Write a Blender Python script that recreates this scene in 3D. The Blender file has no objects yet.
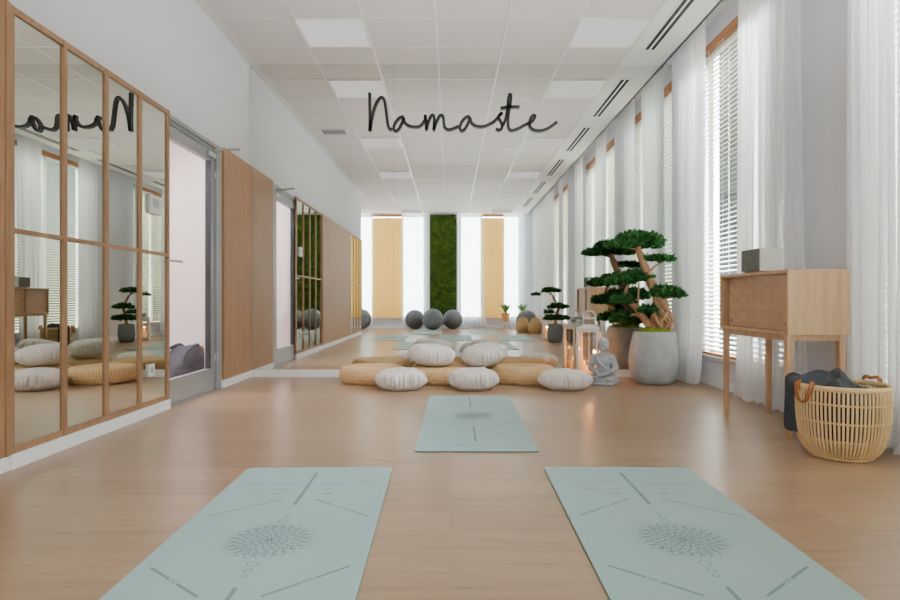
import bpy, bmesh, math, random
from mathutils import Vector, Matrix, Euler, noise
PI = math.pi
sc = bpy.context.scene
COL = sc.collection
R = random.Random(7)

# ------------------------------------------------------------------ materials
def lin(c):
    c = c / 255.0
    return c / 12.92 if c <= 0.04045 else ((c + 0.055) / 1.055) ** 2.4
def S(r, g, b, a=1.0):
    return (lin(r), lin(g), lin(b), a)
def new_mat(name):
    m = bpy.data.materials.new(name); m.use_nodes = True
    nt = m.node_tree; nt.nodes.clear()
    out = nt.nodes.new('ShaderNodeOutputMaterial')
    return m, nt, out
def principled(nt, col, rough=0.5, metal=0.0, spec=0.5):
    p = nt.nodes.new('ShaderNodeBsdfPrincipled')
    p.inputs['Base Color'].default_value = col
    p.inputs['Roughness'].default_value = rough
    p.inputs['Metallic'].default_value = metal
    p.inputs['Specular IOR Level'].default_value = spec
    return p
def coords(nt, scale=(1, 1, 1), kind='Object'):
    tc = nt.nodes.new('ShaderNodeTexCoord'); mp = nt.nodes.new('ShaderNodeMapping')
    mp.inputs['Scale'].default_value = scale
    nt.links.new(tc.outputs[kind], mp.inputs['Vector'])
    return mp.outputs['Vector']
def noise_tex(nt, vec, scale, detail=4, rough=0.6):
    n = nt.nodes.new('ShaderNodeTexNoise')
    n.inputs['Scale'].default_value = scale; n.inputs['Detail'].default_value = detail
    n.inputs['Roughness'].default_value = rough
    nt.links.new(vec, n.inputs['Vector'])
    return n.outputs['Fac']
def ramp(nt, fac, stops):
    r = nt.nodes.new('ShaderNodeValToRGB')
    e = r.color_ramp.elements
    e[0].position, e[0].color = stops[0]
    e[1].position, e[1].color = stops[-1]
    for p, c in stops[1:-1]:
        x = e.new(p); x.color = c
    nt.links.new(fac, r.inputs['Fac'])
    return r.outputs['Color']
def bump(nt, h, p, strength=0.3, dist=0.01):
    b = nt.nodes.new('ShaderNodeBump')
    b.inputs['Strength'].default_value = strength; b.inputs['Distance'].default_value = dist
    nt.links.new(h, b.inputs['Height']); nt.links.new(b.outputs['Normal'], p.inputs['Normal'])
def plain(name, col, rough=0.5, metal=0.0, spec=0.5, var=0.06, scale=8.0, bmp=0.0):
    """a slightly mottled procedural surface"""
    m, nt, out = new_mat(name)
    p = principled(nt, col, rough, metal, spec)
    v = coords(nt)
    f = noise_tex(nt, v, scale)
    a = tuple(max(0, c * (1 - var)) for c in col[:3]) + (1,)
    b = tuple(min(1, c * (1 + var)) for c in col[:3]) + (1,)
    nt.links.new(ramp(nt, f, [(0.3, a), (0.7, b)]), p.inputs['Base Color'])
    if bmp: bump(nt, noise_tex(nt, v, scale * 6), p, bmp, 0.004)
    nt.links.new(p.outputs[0], out.inputs['Surface'])
    return m
def wood(name, dark, light, axis='z', rough=0.5, freq=22.0, strip=0.0):
    m, nt, out = new_mat(name)
    p = principled(nt, light, rough, 0, 0.35)
    sc_ = {'x': (0.05, 1, 1), 'y': (1, 0.05, 1), 'z': (1, 1, 0.05)}[axis]
    v = coords(nt, sc_)
    f = noise_tex(nt, v, freq, 6, 0.7)
    f2 = noise_tex(nt, v, freq * 5, 3, 0.6)
    mx = nt.nodes.new('ShaderNodeMath'); mx.operation = 'MULTIPLY_ADD'
    nt.links.new(f2, mx.inputs[0]); mx.inputs[1].default_value = 0.4
    nt.links.new(f, mx.inputs[2])
    nt.links.new(ramp(nt, mx.outputs[0], [(0.45, dark), (0.95, light)]), p.inputs['Base Color'])
    bump(nt, mx.outputs[0], p, 0.08, 0.002)
    nt.links.new(p.outputs[0], out.inputs['Surface'])
    return m
def emission(name, col, strength):
    m, nt, out = new_mat(name)
    e = nt.nodes.new('ShaderNodeEmission')
    e.inputs['Color'].default_value = col; e.inputs['Strength'].default_value = strength
    nt.links.new(e.outputs[0], out.inputs['Surface'])
    return m
def mixsh(nt, fac, a, b):
    x = nt.nodes.new('ShaderNodeMixShader'); x.inputs[0].default_value = fac
    nt.links.new(a, x.inputs[1]); nt.links.new(b, x.inputs[2])
    return x.outputs[0]
def bsdf(nt, kind, col, rough=None):
    n = nt.nodes.new('ShaderNodeBsdf' + kind); n.inputs['Color'].default_value = col
    if rough is not None: n.inputs['Roughness'].default_value = rough
    return n.outputs[0]
def glass_mat(name, tint, gloss=0.08):
    m, nt, out = new_mat(name)
    s = mixsh(nt, gloss, bsdf(nt, 'Transparent', tint), bsdf(nt, 'Glossy', (1, 1, 1, 1), 0.02))
    nt.links.new(s, out.inputs['Surface'])
    return m
def mirror_mat(name, tint):
    m, nt, out = new_mat(name)
    nt.links.new(bsdf(nt, 'Glossy', tint, 0.0), out.inputs['Surface'])
    return m
def sheer_mat(name, col, transp, transl):
    m, nt, out = new_mat(name)
    body = mixsh(nt, transl, bsdf(nt, 'Diffuse', col), bsdf(nt, 'Translucent', col))
    s = mixsh(nt, transp, body, bsdf(nt, 'Transparent', (1, 1, 1, 1)))
    nt.links.new(s, out.inputs['Surface'])
    return m

M = {}
M['wall'] = plain('white_paint', S(222, 224, 230), 0.75, 0, 0.2, 0.012, 3)
M['skirt'] = plain('white_skirting', S(246, 248, 250), 0.5, 0, 0.4, 0.01, 3)
M['ceil'] = plain('ceiling_tile_board', S(208, 203, 198), 0.9, 0, 0.1, 0.02, 40)
M['plaster'] = plain('ceiling_plaster', S(222, 219, 216), 0.85, 0, 0.1, 0.01, 5)
M['tbar'] = plain('white_tee_bar', S(218, 215, 212), 0.32, 0.2, 0.6, 0.01, 5)
M['oak'] = wood('oak_veneer', S(142, 104, 74), S(178, 136, 102), 'z')
M['oak_frame'] = wood('oak_frame_wood', S(136, 102, 74), S(168, 130, 98), 'z', 0.5, 30)
M['oak_cab'] = wood('cabinet_oak', S(170, 134, 100), S(204, 170, 134), 'z', 0.5, 26)
M['oak_door'] = wood('cabinet_door_oak', S(160, 124, 93), S(190, 153, 119), 'z', 0.45, 18)
M['mirror'] = mirror_mat('silver_mirror', (0.85, 0.865, 0.83, 1))
M['mirror_warm'] = mirror_mat('bronze_tinted_mirror', (0.70, 0.715, 0.66, 1))
M['alu'] = plain('grey_aluminium', S(158, 161, 165), 0.4, 0.35, 0.5, 0.02, 6)
M['alu_dark'] = plain('dark_gasket', S(60, 62, 66), 0.5, 0, 0.4, 0.02, 6)
M['steel'] = plain('brushed_steel', S(190, 190, 190), 0.3, 0.9, 0.5, 0.02, 6)
M['glass'] = glass_mat('clear_glass', (0.93, 0.96, 0.95, 1), 0.06)
M['door_glass'] = glass_mat('door_glass_clear', (0.95, 0.94, 0.95, 1), 0.04)
M['lant_glass'] = glass_mat('lantern_glass', (0.95, 0.95, 0.95, 1), 0.07)
M['sheer'] = sheer_mat('sheer_voile', (0.93, 0.945, 0.99, 1), 0.20, 0.5)
M['slat'] = sheer_mat('blind_slat_cream', S(238, 234, 222), 0.0, 0.2)
M['slat_wood'] = sheer_mat('blind_slat_bamboo', S(220, 196, 134), 0.0, 0.28)
M['rail_wood'] = wood('blind_rail_wood', S(150, 98, 62), S(182, 126, 86), 'y', 0.5, 30)
M['black'] = plain('black_lacquer', S(22, 21, 22), 0.35, 0, 0.5, 0.05, 5)
M['slot'] = plain('black_slot', S(24, 24, 25), 0.7, 0, 0.2, 0.05, 5)
M['linen'] = plain('natural_linen', S(219, 213, 209), 0.9, 0, 0.15, 0.03, 30, 0.15)
M['moss'] = plain('moss_cushion', S(112, 132, 36), 0.95, 0, 0.1, 0.35, 40, 0.6)
M['bark'] = wood('juniper_bark', S(112, 80, 58), S(186, 146, 112), 'z', 0.85, 40)
M['terracotta'] = plain('terracotta', S(236, 168, 112), 0.8, 0, 0.2, 0.06, 9)
M['small_pot'] = plain('slate_grey_pot', S(116, 124, 128), 0.8, 0, 0.2, 0.05, 12)
M['stone'] = plain('pale_grey_stone', S(164, 169, 177), 0.85, 0, 0.2, 0.12, 30, 0.4)
M['lant'] = plain('white_lantern_metal', S(226, 222, 218), 0.5, 0, 0.4, 0.02, 6)
M['chrome'] = plain('polished_chrome', S(210, 210, 212), 0.15, 1.0, 0.5, 0.02, 6)
M['wick'] = plain('burnt_wick', S(40, 32, 28), 0.9, 0, 0.1, 0.1, 20)
M['flame'] = emission('candle_flame', (1.0, 0.50, 0.12, 1), 9)
M['leather'] = plain('brown_leather', S(150, 88, 48), 0.55, 0, 0.4, 0.15, 20, 0.2)
M['blanket'] = plain('charcoal_blanket', S(64, 67, 73), 0.95, 0, 0.1, 0.15, 60, 0.5)
M['bag'] = plain('slate_bag_fabric', S(74, 74, 84), 0.85, 0, 0.2, 0.15, 30, 0.4)
M['ball'] = plain('grey_ball_rubber', S(106, 110, 117), 0.5, 0, 0.4, 0.05, 6)
M['spk_white'] = plain('matt_white_plastic', S(208, 208, 208), 0.5, 0, 0.4, 0.01, 6)
M['spk_grille'] = plain('grey_grille_cloth', S(112, 115, 112), 0.9, 0, 0.1, 0.1, 120, 0.3)
M['logo'] = plain('copper_logo', S(150, 106, 84), 0.5, 0.3, 0.5, 0.02, 9)
M['mat_top'] = plain('sage_mat_rubber', S(157, 183, 183), 0.6, 0, 0.35, 0.02, 60, 0.1)
M['mat_side'] = plain('mat_edge_rubber', S(96, 118, 114), 0.8, 0, 0.2, 0.03, 30)
M['mat_print'] = plain('mat_print_grey', S(112, 137, 139), 0.55, 0, 0.35, 0.03, 30)
M['plastic'] = plain('white_plastic', S(232, 232, 230), 0.4, 0, 0.5, 0.01, 6)
M['screen'] = plain('pale_grey_display', S(168, 176, 176), 0.3, 0, 0.5, 0.02, 6)
M['led'] = emission('led_diffuser', (1.0, 0.965, 0.92, 1), 0.9)
M['sill'] = plain('grey_sill', S(190, 193, 198), 0.5, 0, 0.4, 0.02, 6)
M['facade'] = plain('blue_grey_facade', S(104, 126, 132), 0.8, 0, 0.2, 0.1, 2)
M['facade_glass'] = plain('dark_facade_glass', S(66, 90, 100), 0.2, 0, 0.6, 0.05, 2)
M['wicker_tan'] = plain('tan_woven_seagrass', S(190, 158, 112), 0.9, 0, 0.1, 0.15, 60, 0.6)
M['lightwood'] = wood('pale_leg_wood', S(150, 116, 84), S(196, 160, 122), 'z', 0.6, 30)

def mk_wax():
    m, nt, out = new_mat('candle_wax')
    p = principled(nt, S(238, 206, 160), 0.5)
    v = coords(nt)
    nt.links.new(ramp(nt, noise_tex(nt, v, 30), [(0.3, S(236, 196, 148)), (0.7, S(244, 214, 170))]), p.inputs['Base Color'])
    p.inputs['Emission Color'].default_value = (1.0, 0.30, 0.04, 1); p.inputs['Emission Strength'].default_value = 0.9  # flame glow on the candle bodies, put into the wax as emission
    nt.links.new(p.outputs[0], out.inputs['Surface']); return m
M['wax'] = mk_wax()

def mk_floor():
    m, nt, out = new_mat('oak_laminate_floor')
    p = principled(nt, S(190, 150, 118), 0.29, 0, 0.7)
    v = coords(nt)
    br = nt.nodes.new('ShaderNodeTexBrick')
    br.offset = 0.37
    br.inputs['Scale'].default_value = 1.0
    br.inputs['Brick Width'].default_value = 1.38
    br.inputs['Row Height'].default_value = 0.19
    br.inputs['Mortar Size'].default_value = 0.0012
    br.inputs['Mortar Smooth'].default_value = 0.3
    br.inputs['Color1'].default_value = S(156, 127, 102); br.inputs['Color2'].default_value = S(168, 138, 111)
    br.inputs['Mortar'].default_value = S(150, 112, 84)
    nt.links.new(v, br.inputs['Vector'])
    v2 = coords(nt, (0.06, 1, 1))
    g = noise_tex(nt, v2, 26, 6, 0.7)
    g2 = noise_tex(nt, v2, 150, 3, 0.6)
    ad = nt.nodes.new('ShaderNodeMath'); ad.operation = 'MULTIPLY_ADD'
    nt.links.new(g2, ad.inputs[0]); ad.inputs[1].default_value = 0.5; nt.links.new(g, ad.inputs[2])
    gr = ramp(nt, ad.outputs[0], [(0.42, (0.52, 0.50, 0.48, 1)), (0.75, (0.98, 0.98, 0.98, 1)), (1.0, (1.06, 1.06, 1.06, 1))])
    mx = nt.nodes.new('ShaderNodeMix'); mx.data_type = 'RGBA'; mx.blend_type = 'MULTIPLY'
    mx.inputs['Factor'].default_value = 0.9
    nt.links.new(br.outputs['Color'], mx.inputs['A']); nt.links.new(gr, mx.inputs['B'])
    nt.links.new(mx.outputs['Result'], p.inputs['Base Color'])
    bump(nt, ad.outputs[0], p, 0.05, 0.002)
    nt.links.new(p.outputs[0], out.inputs['Surface']); return m
M['floor'] = mk_floor()

def mk_foliage(name, a, b, c):
    m, nt, out = new_mat(name)
    v = coords(nt)
    f = noise_tex(nt, v, 26, 3, 0.7)
    col = ramp(nt, f, [(0.3, a), (0.5, b), (0.72, c)])
    d = nt.nodes.new('ShaderNodeBsdfDiffuse'); t = nt.nodes.new('ShaderNodeBsdfTranslucent')
    nt.links.new(col, d.inputs['Color']); nt.links.new(col, t.inputs['Color'])
    nt.links.new(mixsh(nt, 0.25, d.outputs[0], t.outputs[0]), out.inputs['Surface'])
    return m
M['juniper'] = mk_foliage('juniper_foliage', S(28, 62, 40), S(50, 98, 54), S(104, 150, 84))
M['leafgreen'] = mk_foliage('fresh_leaf', S(70, 112, 60), S(112, 158, 88), S(160, 196, 122))

def mk_concrete():
    m, nt, out = new_mat('cast_concrete')
    p = principled(nt, S(160, 164, 168), 0.75, 0, 0.3)
    v = coords(nt)
    f = noise_tex(nt, v, 7, 8, 0.7)
    nt.links.new(ramp(nt, f, [(0.25, S(142, 149, 156)), (0.55, S(168, 174, 181)), (0.8, S(204, 208, 213))]), p.inputs['Base Color'])
    bump(nt, noise_tex(nt, v, 60, 4), p, 0.15, 0.003)
    nt.links.new(p.outputs[0], out.inputs['Surface']); return m
M['concrete'] = mk_concrete()

def mk_straw():
    m, nt, out = new_mat('braided_straw')
    p = principled(nt, S(214, 176, 122), 0.8, 0, 0.2)
    v = coords(nt)
    f = noise_tex(nt, v, 70, 3, 0.7)
    at = nt.nodes.new('ShaderNodeAttribute'); at.attribute_name = 'weave'
    ma = nt.nodes.new('ShaderNodeMath'); ma.operation = 'MULTIPLY_ADD'
    nt.links.new(f, ma.inputs[0]); ma.inputs[1].default_value = 0.5; nt.links.new(at.outputs['Fac'], ma.inputs[2])
    nt.links.new(ramp(nt, ma.outputs[0], [(0.25, S(112, 78, 44)), (0.7, S(180, 141, 95)), (1.15 / 1.2, S(216, 182, 136))]), p.inputs['Base Color'])
    nt.links.new(p.outputs[0], out.inputs['Surface']); return m
M['straw'] = mk_straw()

def mk_mosswall():
    m, nt, out = new_mat('preserved_moss_panel')
    p = principled(nt, S(70, 92, 26), 0.95, 0, 0.1)
    v = coords(nt)
    f = noise_tex(nt, v, 9, 8, 0.75)
    nt.links.new(ramp(nt, f, [(0.3, S(28, 42, 14)), (0.5, S(58, 78, 26)), (0.72, S(100, 122, 44))]), p.inputs['Base Color'])
    nt.links.new(p.outputs[0], out.inputs['Surface']); return m
M['mosswall'] = mk_mosswall()
M['cane'] = wood('rattan_cane', S(206, 172, 120), S(236, 208, 160), 'z', 0.55, 30)
M['cane_in'] = M['cane']

# ------------------------------------------------------------------ mesh helpers
class MB:
    def __init__(s):
        s.v, s.f, s.mi = [], [], []; s.cur = 0
    def add(s, verts, faces):
        o = len(s.v); s.v += [tuple(x) for x in verts]
        for f in faces: s.f.append(tuple(o + i for i in f)); s.mi.append(s.cur)
    def box(s, x0, x1, y0, y1, z0, z1, bev=0.0, rot=None, piv=None):
        if bev <= 0:
            vs = [(x, y, z) for x in (x0, x1) for y in (y0, y1) for z in (z0, z1)]
            fs = [(0, 1, 3, 2), (4, 6, 7, 5), (0, 4, 5, 1), (2, 3, 7, 6), (0, 2, 6, 4), (1, 5, 7, 3)]
        else:
            bm = bmesh.new(); bmesh.ops.create_cube(bm, size=1)
            for v in bm.verts:
                v.co = Vector(((x0 + x1) / 2 + v.co.x * (x1 - x0), (y0 + y1) / 2 + v.co.y * (y1 - y0), (z0 + z1) / 2 + v.co.z * (z1 - z0)))
            bmesh.ops.bevel(bm, geom=bm.edges[:], offset=bev, segments=2, affect='EDGES', profile=0.5)
            bm.verts.index_update()
            vs = [v.co.copy() for v in bm.verts]; fs = [[v.index for v in f.verts] for f in bm.faces]; bm.free()
        if rot is not None:
            p = Vector(piv) if piv else Vector(((x0 + x1) / 2, (y0 + y1) / 2, (z0 + z1) / 2))
            q = Euler(rot).to_matrix(); vs = [q @ (Vector(v) - p) + p for v in vs]
        s.add(vs, fs); return s
    def tube(s, pts, rad, n=8, cap=True, squash=None):
        pts = [Vector(p) for p in pts]
        rr = rad if isinstance(rad, (list, tuple)) else [rad] * len(pts)
        vs, fs = [], []; up = None
        for i, p in enumerate(pts):
            d = (pts[min(i + 1, len(pts) - 1)] - pts[max(i - 1, 0)])
            if d.length < 1e-9: d = Vector((0, 0, 1))
            d.normalize()
            if up is None:
                a = Vector((0, 0, 1)) if abs(d.z) < 0.9 else Vector((1, 0, 0))
                up = (a - d * a.dot(d)).normalized()
            else:
                up = (up - d * up.dot(d)); up = up.normalized() if up.length > 1e-6 else d.orthogonal().normalized()
            w = d.cross(up)
            for k in range(n):
                t = 2 * PI * k / n
                sq = squash or (1, 1)
                vs.append(p + (up * math.cos(t) * sq[0] + w * math.sin(t) * sq[1]) * rr[i])
        for i in range(len(pts) - 1):
            for k in range(n):
                k2 = (k + 1) % n
                fs.append((i * n + k, i * n + k2, (i + 1) * n + k2, (i + 1) * n + k))
        if cap:
            fs.append(tuple(range(n - 1, -1, -1))); o = (len(pts) - 1) * n
            fs.append(tuple(o + k for k in range(n)))
        s.add(vs, fs); return s
    def ring(s, c, r, rad, n=48, m=8, axis='z', sq=None):
        c = Vector(c); vs, fs = [], []
        for i in range(n):
            t = 2 * PI * i / n
            for k in range(m):
                u = 2 * PI * k / m
                a = r + rad * math.cos(u) * (sq[0] if sq else 1); b = rad * math.sin(u) * (sq[1] if sq else 1)
                if axis == 'z': vs.append(c + Vector((a * math.cos(t), a * math.sin(t), b)))
                elif axis == 'y': vs.append(c + Vector((a * math.cos(t), b, a * math.sin(t))))
                else: vs.append(c + Vector((b, a * math.cos(t), a * math.sin(t))))
        for i in range(n):
            for k in range(m):
                i2, k2 = (i + 1) % n, (k + 1) % m
                fs.append((i * m + k, i2 * m + k, i2 * m + k2, i * m + k2))
        s.add(vs, fs); return s
    def lathe(s, prof, n=48, c=(0, 0, 0), close=False, fn=None):
        vs, fs = [], []; c = Vector(c)
        for (r, z) in prof:
            for k in range(n):
                t = 2 * PI * k / n
                rr = r * (fn(t, z) if fn else 1)
                vs.append(c + Vector((rr * math.cos(t), rr * math.sin(t), z)))
        for i in range(len(prof) - 1):
            for k in range(n):
                k2 = (k + 1) % n
                fs.append((i * n + k, i * n + k2, (i + 1) * n + k2, (i + 1) * n + k))
        if prof[0][0] > 1e-6: fs.append(tuple(range(n - 1, -1, -1)))
        if prof[-1][0] > 1e-6 and not close:
            o = (len(prof) - 1) * n; fs.append(tuple(o + k for k in range(n)))
        s.add(vs, fs); return s
    def ell(s, c, r, n=16, m=10, rot=None):
        c = Vector(c); q = Euler(rot).to_matrix() if rot else None
        vs, fs = [], []
        for i in range(m + 1):
            a = PI * i / m
            for k in range(n):
                t = 2 * PI * k / n
                p = Vector((r[0] * math.sin(a) * math.cos(t), r[1] * math.sin(a) * math.sin(t), -r[2] * math.cos(a)))
                vs.append(c + (q @ p if q else p))
        for i in range(m):
            for k in range(n):
                k2 = (k + 1) % n
                fs.append((i * n + k, i * n + k2, (i + 1) * n + k2, (i + 1) * n + k))
        s.add(vs, fs); return s
    def cap(s, a, b, ra, rb, n=12):
        a, b = Vector(a), Vector(b); d = (b - a).normalized()
        pts, rr = [], []
        for k in range(4): t = PI / 2 * k / 4; pts.append(a - d * ra * math.cos(t)); rr.append(max(1e-4, ra * math.sin(t)))
        pts.append(a); rr.append(ra); pts.append(b); rr.append(rb)
        for k in range(1, 5): t = PI / 2 * k / 4; pts.append(b + d * rb * math.sin(t)); rr.append(max(1e-4, rb * math.cos(t)))
        return s.tube(pts, rr, n)
    def sheet(s, fn, nu, nv):
        vs = [fn(i / nu, j / nv) for j in range(nv + 1) for i in range(nu + 1)]
        w = nu + 1
        fs = [(j * w + i, j * w + i + 1, (j + 1) * w + i + 1, (j + 1) * w + i) for j in range(nv) for i in range(nu)]
        s.add(vs, fs); return s
    def build(s, name, mats, parent=None, smooth=False, auto=None, loc=None, weld=False):
        me = bpy.data.meshes.new(name)
        me.from_pydata(s.v, [], s.f)
        for m in (mats if isinstance(mats, (list, tuple)) else [mats]): me.materials.append(m)
        for p, i in zip(me.polygons, s.mi):
            p.material_index = i; p.use_smooth = smooth
        bm = bmesh.new(); bm.from_mesh(me)
        if weld: bmesh.ops.remove_doubles(bm, verts=bm.verts[:], dist=1e-5)
        bmesh.ops.recalc_face_normals(bm, faces=bm.faces[:])
        bm.to_mesh(me); bm.free(); me.update()
        if auto is not None: me.set_sharp_from_angle(angle=math.radians(auto))
        o = bpy.data.objects.new(name, me); COL.objects.link(o)
        if parent: o.parent = parent
        if loc: o.location = loc
        return o

def tag(o, label=None, cat=None, group=None, kind=None):
    if label: o['label'] = label
    if cat: o['category'] = cat
    if group: o['group'] = group
    if kind: o['kind'] = kind
    return o
def thing(name, label, cat, loc=(0, 0, 0), rz=0.0, group=None, rot=None):
    o = bpy.data.objects.new(name, None); COL.objects.link(o)
    o.location = loc; o.rotation_euler = rot if rot else (0, 0, rz); o.empty_display_size = 0.1
    return tag(o, label, cat, group)
def struct(name, mb, mat, smooth=False):
    return tag(mb.build(name, mat, None, smooth), kind='structure')
def dup(root, loc=None, rz=None, label=None, group=None):
    r = root.copy(); COL.objects.link(r)
    if loc is not None: r.location = loc
    if rz is not None: r.rotation_euler = (0, 0, rz)
    if label: r['label'] = label
    if group: r['group'] = group
    for ch in list(root.children):
        c = ch.copy(); COL.objects.link(c); c.parent = r
        for g in list(ch.children):
            d = g.copy(); COL.objects.link(d); d.parent = c
    return r
def spline(P, sub=8):
    P = [Vector(p) for p in P]; out = []
    for i in range(len(P) - 1):
        p0, p1, p2, p3 = P[max(i - 1, 0)], P[i], P[i + 1], P[min(i + 2, len(P) - 1)]
        for k in range(sub):
            t = k / sub
            out.append(0.5 * ((2 * p1) + (p2 - p0) * t + (2 * p0 - 5 * p1 + 4 * p2 - p3) * t * t + (3 * p1 - p0 - 3 * p2 + p3) * t ** 3))
    out.append(P[-1]); return out
def nz(x, y, z=0.0): return noise.noise(Vector((x, y, z)))

# ------------------------------------------------------------------ dimensions
XL, XR = -2.09, 2.46          # side walls
YM, YB = 6.25, -4.6           # mirror plane, wall behind the camera
ZC, ZP = 3.258, 3.41          # ceiling, curtain pocket
XP = 2.225                    # pocket edge
YA, XA = -1.6, -4.6           # left wall ends here, alcove beyond
DY0, DY1, DZ = 4.30, 5.40, 2.17   # door opening

# ------------------------------------------------------------------ room shell
struct('floor', MB().box(XA, XR + 0.2, YB - 0.2, YM + 0.15, -0.1, 0), M['floor'])
c = MB(); c.box(XA, XP, YB - 0.2, YM + 0.02, ZC, ZC + 0.02)
struct('ceiling', c, M['ceil'])
struct('ceiling_pocket', MB().box(XP - 0.02, XR + 0.2, YB - 0.2, YM + 0.15, ZP, ZP + 0.05), M['plaster'])
struct('ceiling_bulkhead', MB().box(1.765, XP, YB, YM, ZC - 0.012, ZC).box(XP - 0.02, XP, YB, YM, ZC - 0.012, ZP), M['plaster'])
g = MB()
for k in range(6):
    x = -1.379 + 0.628 * k; g.box(x - 0.011, x + 0.011, YB, YM, ZC - 0.006, ZC)
k = 0
while 5.82 - 0.6 * k > YB:
    y = 5.82 - 0.6 * k; g.box(XL if y > YA else XA, 1.765, y - 0.009, y + 0.009, ZC - 0.005, ZC); k += 1
g.box(XL, XL + 0.075, YA, YM, ZC - 0.007, ZC)
struct('trim_1', g, M['tbar'])

w = MB()   # left partition with door opening
T = 0.12
w.box(XL - T, XL, YA, DY0, 0, ZP).box(XL - T, XL, DY1, YM + 0.15, 0, ZP).box(XL - T, XL, DY0, DY1, DZ, ZP)
struct('wall_left', w, M['wall'])
struct('wall_alcove', MB().box(XA - 0.1, XA, YB, YA + 0.1, 0, ZP).box(XA, XL - T, YA, YA + 0.1, 0, ZP), M['wall'])
struct('wall_back', MB().box(XL - T, XR + 0.2, YM + 0.012, YM + 0.15, 0, ZP), M['wall'])
WIN = [(4.38, 5.88), (1.60, 3.52), (-3.9, -0.05)]
WZ0, WZ1 = 0.25, 3.24
WT = 0.16
w = MB(); ys = YB - 0.2
for (a, b) in sorted(WIN):
    w.box(XR, XR + WT, ys, a, 0, ZP); ys = b
    w.box(XR, XR + WT, a, b, 0, WZ0).box(XR, XR + WT, a, b, WZ1, ZP)
w.box(XR, XR + WT, ys, YM + 0.15, 0, ZP)
struct('wall_right', w, M['wall'])
BWIN = [(-2.95, -0.70), (0.26, 2.02)]
w = MB(); xs = XA
for (a, b) in BWIN:
    w.box(xs, a, YB - WT, YB, 0, ZP); xs = b
    w.box(a, b, YB - WT, YB, 0, WZ0).box(a, b, YB - WT, YB, WZ1, ZP)
w.box(xs, XR + WT, YB - WT, YB, 0, ZP)
struct('wall_front', w, M['wall'])
# skirtings
struct('baseboard_left', MB().box(XL, XL + 0.022, YA, 2.82, 0, 0.07).box(XL, XL + 0.03, 2.82, 4.425, 0, 0.07).box(XL, XL + 0.028, DY1 + 0.07, YM, 0, 0.07), M['skirt'])
struct('baseboard_back', MB().box(XL + 0.028, XR, YM - 0.014, YM + 0.012, 0, 0.075), M['skirt'])
b = MB(); ys = YB
b.box(XR - 0.015, XR, YB, YM - 0.014, 0, 0.08)
struct('baseboard_right', b, M['skirt'])
struct('baseboard_front', MB().box(XA, XR - 0.015, YB, YB + 0.015, 0, 0.08), M['skirt'])

# windows
def window_right(n, a, b):
    root = thing('window_%d' % n, None, None, (XR, (a + b) / 2, WZ0)); tag(root, kind='structure')
    h = (b - a) / 2; H = WZ1 - WZ0; f = MB()
    x0, x1 = 0.10, 0.15
    f.box(x0, x1, -h, -h + 0.06, 0, H).box(x0, x1, h - 0.06, h, 0, H).box(x0, x1, -h, h, 0, 0.06).box(x0, x1, -h, h, H - 0.06, H)
    nm = max(1, round((b - a) / 0.95))
    for i in range(1, nm):
        y = -h + (b - a) * i / nm; f.box(x0, x1, y - 0.04, y + 0.04, 0.06, H - 0.06)
    f.build('window_frame', M['skirt'], root)
    MB().box(0.12, 0.126, -h + 0.06, h - 0.06, 0.06, H - 0.06).build('pane', M['glass'], root)
    MB().box(-0.05, 0.10, -h - 0.05, h + 0.05, -0.002, 0.03, 0.006).build('window_sill', M['sill'], root)
def window_back(n, a, b):
    root = thing('window_%d' % n, None, None, ((a + b) / 2, YB, WZ0)); tag(root, kind='structure')
    h = (b - a) / 2; H = WZ1 - WZ0; f = MB()
    y0, y1 = -0.15, -0.10
    f.box(-h, -h + 0.06, y0, y1, 0, H).box(h - 0.06, h, y0, y1, 0, H).box(-h, h, y0, y1, 0, 0.06).box(-h, h, y0, y1, H - 0.06, H)
    f.build('window_frame', M['skirt'], root)
    MB().box(-h + 0.06, h - 0.06, -0.126, -0.12, 0.06, H - 0.06).build('pane', M['glass'], root)
    MB().box(-h - 0.05, h + 0.05, -0.10, 0.05, -0.002, 0.03, 0.006).build('window_sill', M['sill'], root)
for i, (a, b) in enumerate(WIN): window_right(i + 1, a, b)
for i, (a, b) in enumerate(BWIN): window_back(i + 4, a, b)

# ------------------------------------------------------------------ blinds
def blind_right(label, a, b, tilt):
    root = thing('venetian_blind', label, 'blind', (XR + 0.035, (a + b) / 2, WZ0 + 0.03), 0, 'slatted window blinds')
    h = (b - a) / 2 - 0.01; H = WZ1 - WZ0 - 0.03
    MB().box(-0.035, 0.025, -h, h, H - 0.07, H - 0.002, 0.004).build('headrail', M['rail_wood'], root)
    MB().box(-0.028, 0.028, -h, h, 0.0, 0.02, 0.004).build('bottom_rail', M['rail_wood'], root)
    s = MB(); z = 0.05
    while z < H - 0.09:
        s.box(-0.026, 0.026, -h, h, z - 0.0013, z + 0.0013, 0, (0, tilt, 0)); z += 0.043
    s.build('slats', M['slat'], root)
    t = MB(); n = 3 if b - a < 1.5 else 5
    for i in range(n):
        y = -h + 0.15 + (2 * h - 0.3) * i / (n - 1)
        for x in (-0.027, 0.027): t.tube([(x, y, 0.01), (x, y, H - 0.07)], 0.002, 4)
    t.build('ladder_cord', M['plastic'], root)
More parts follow.
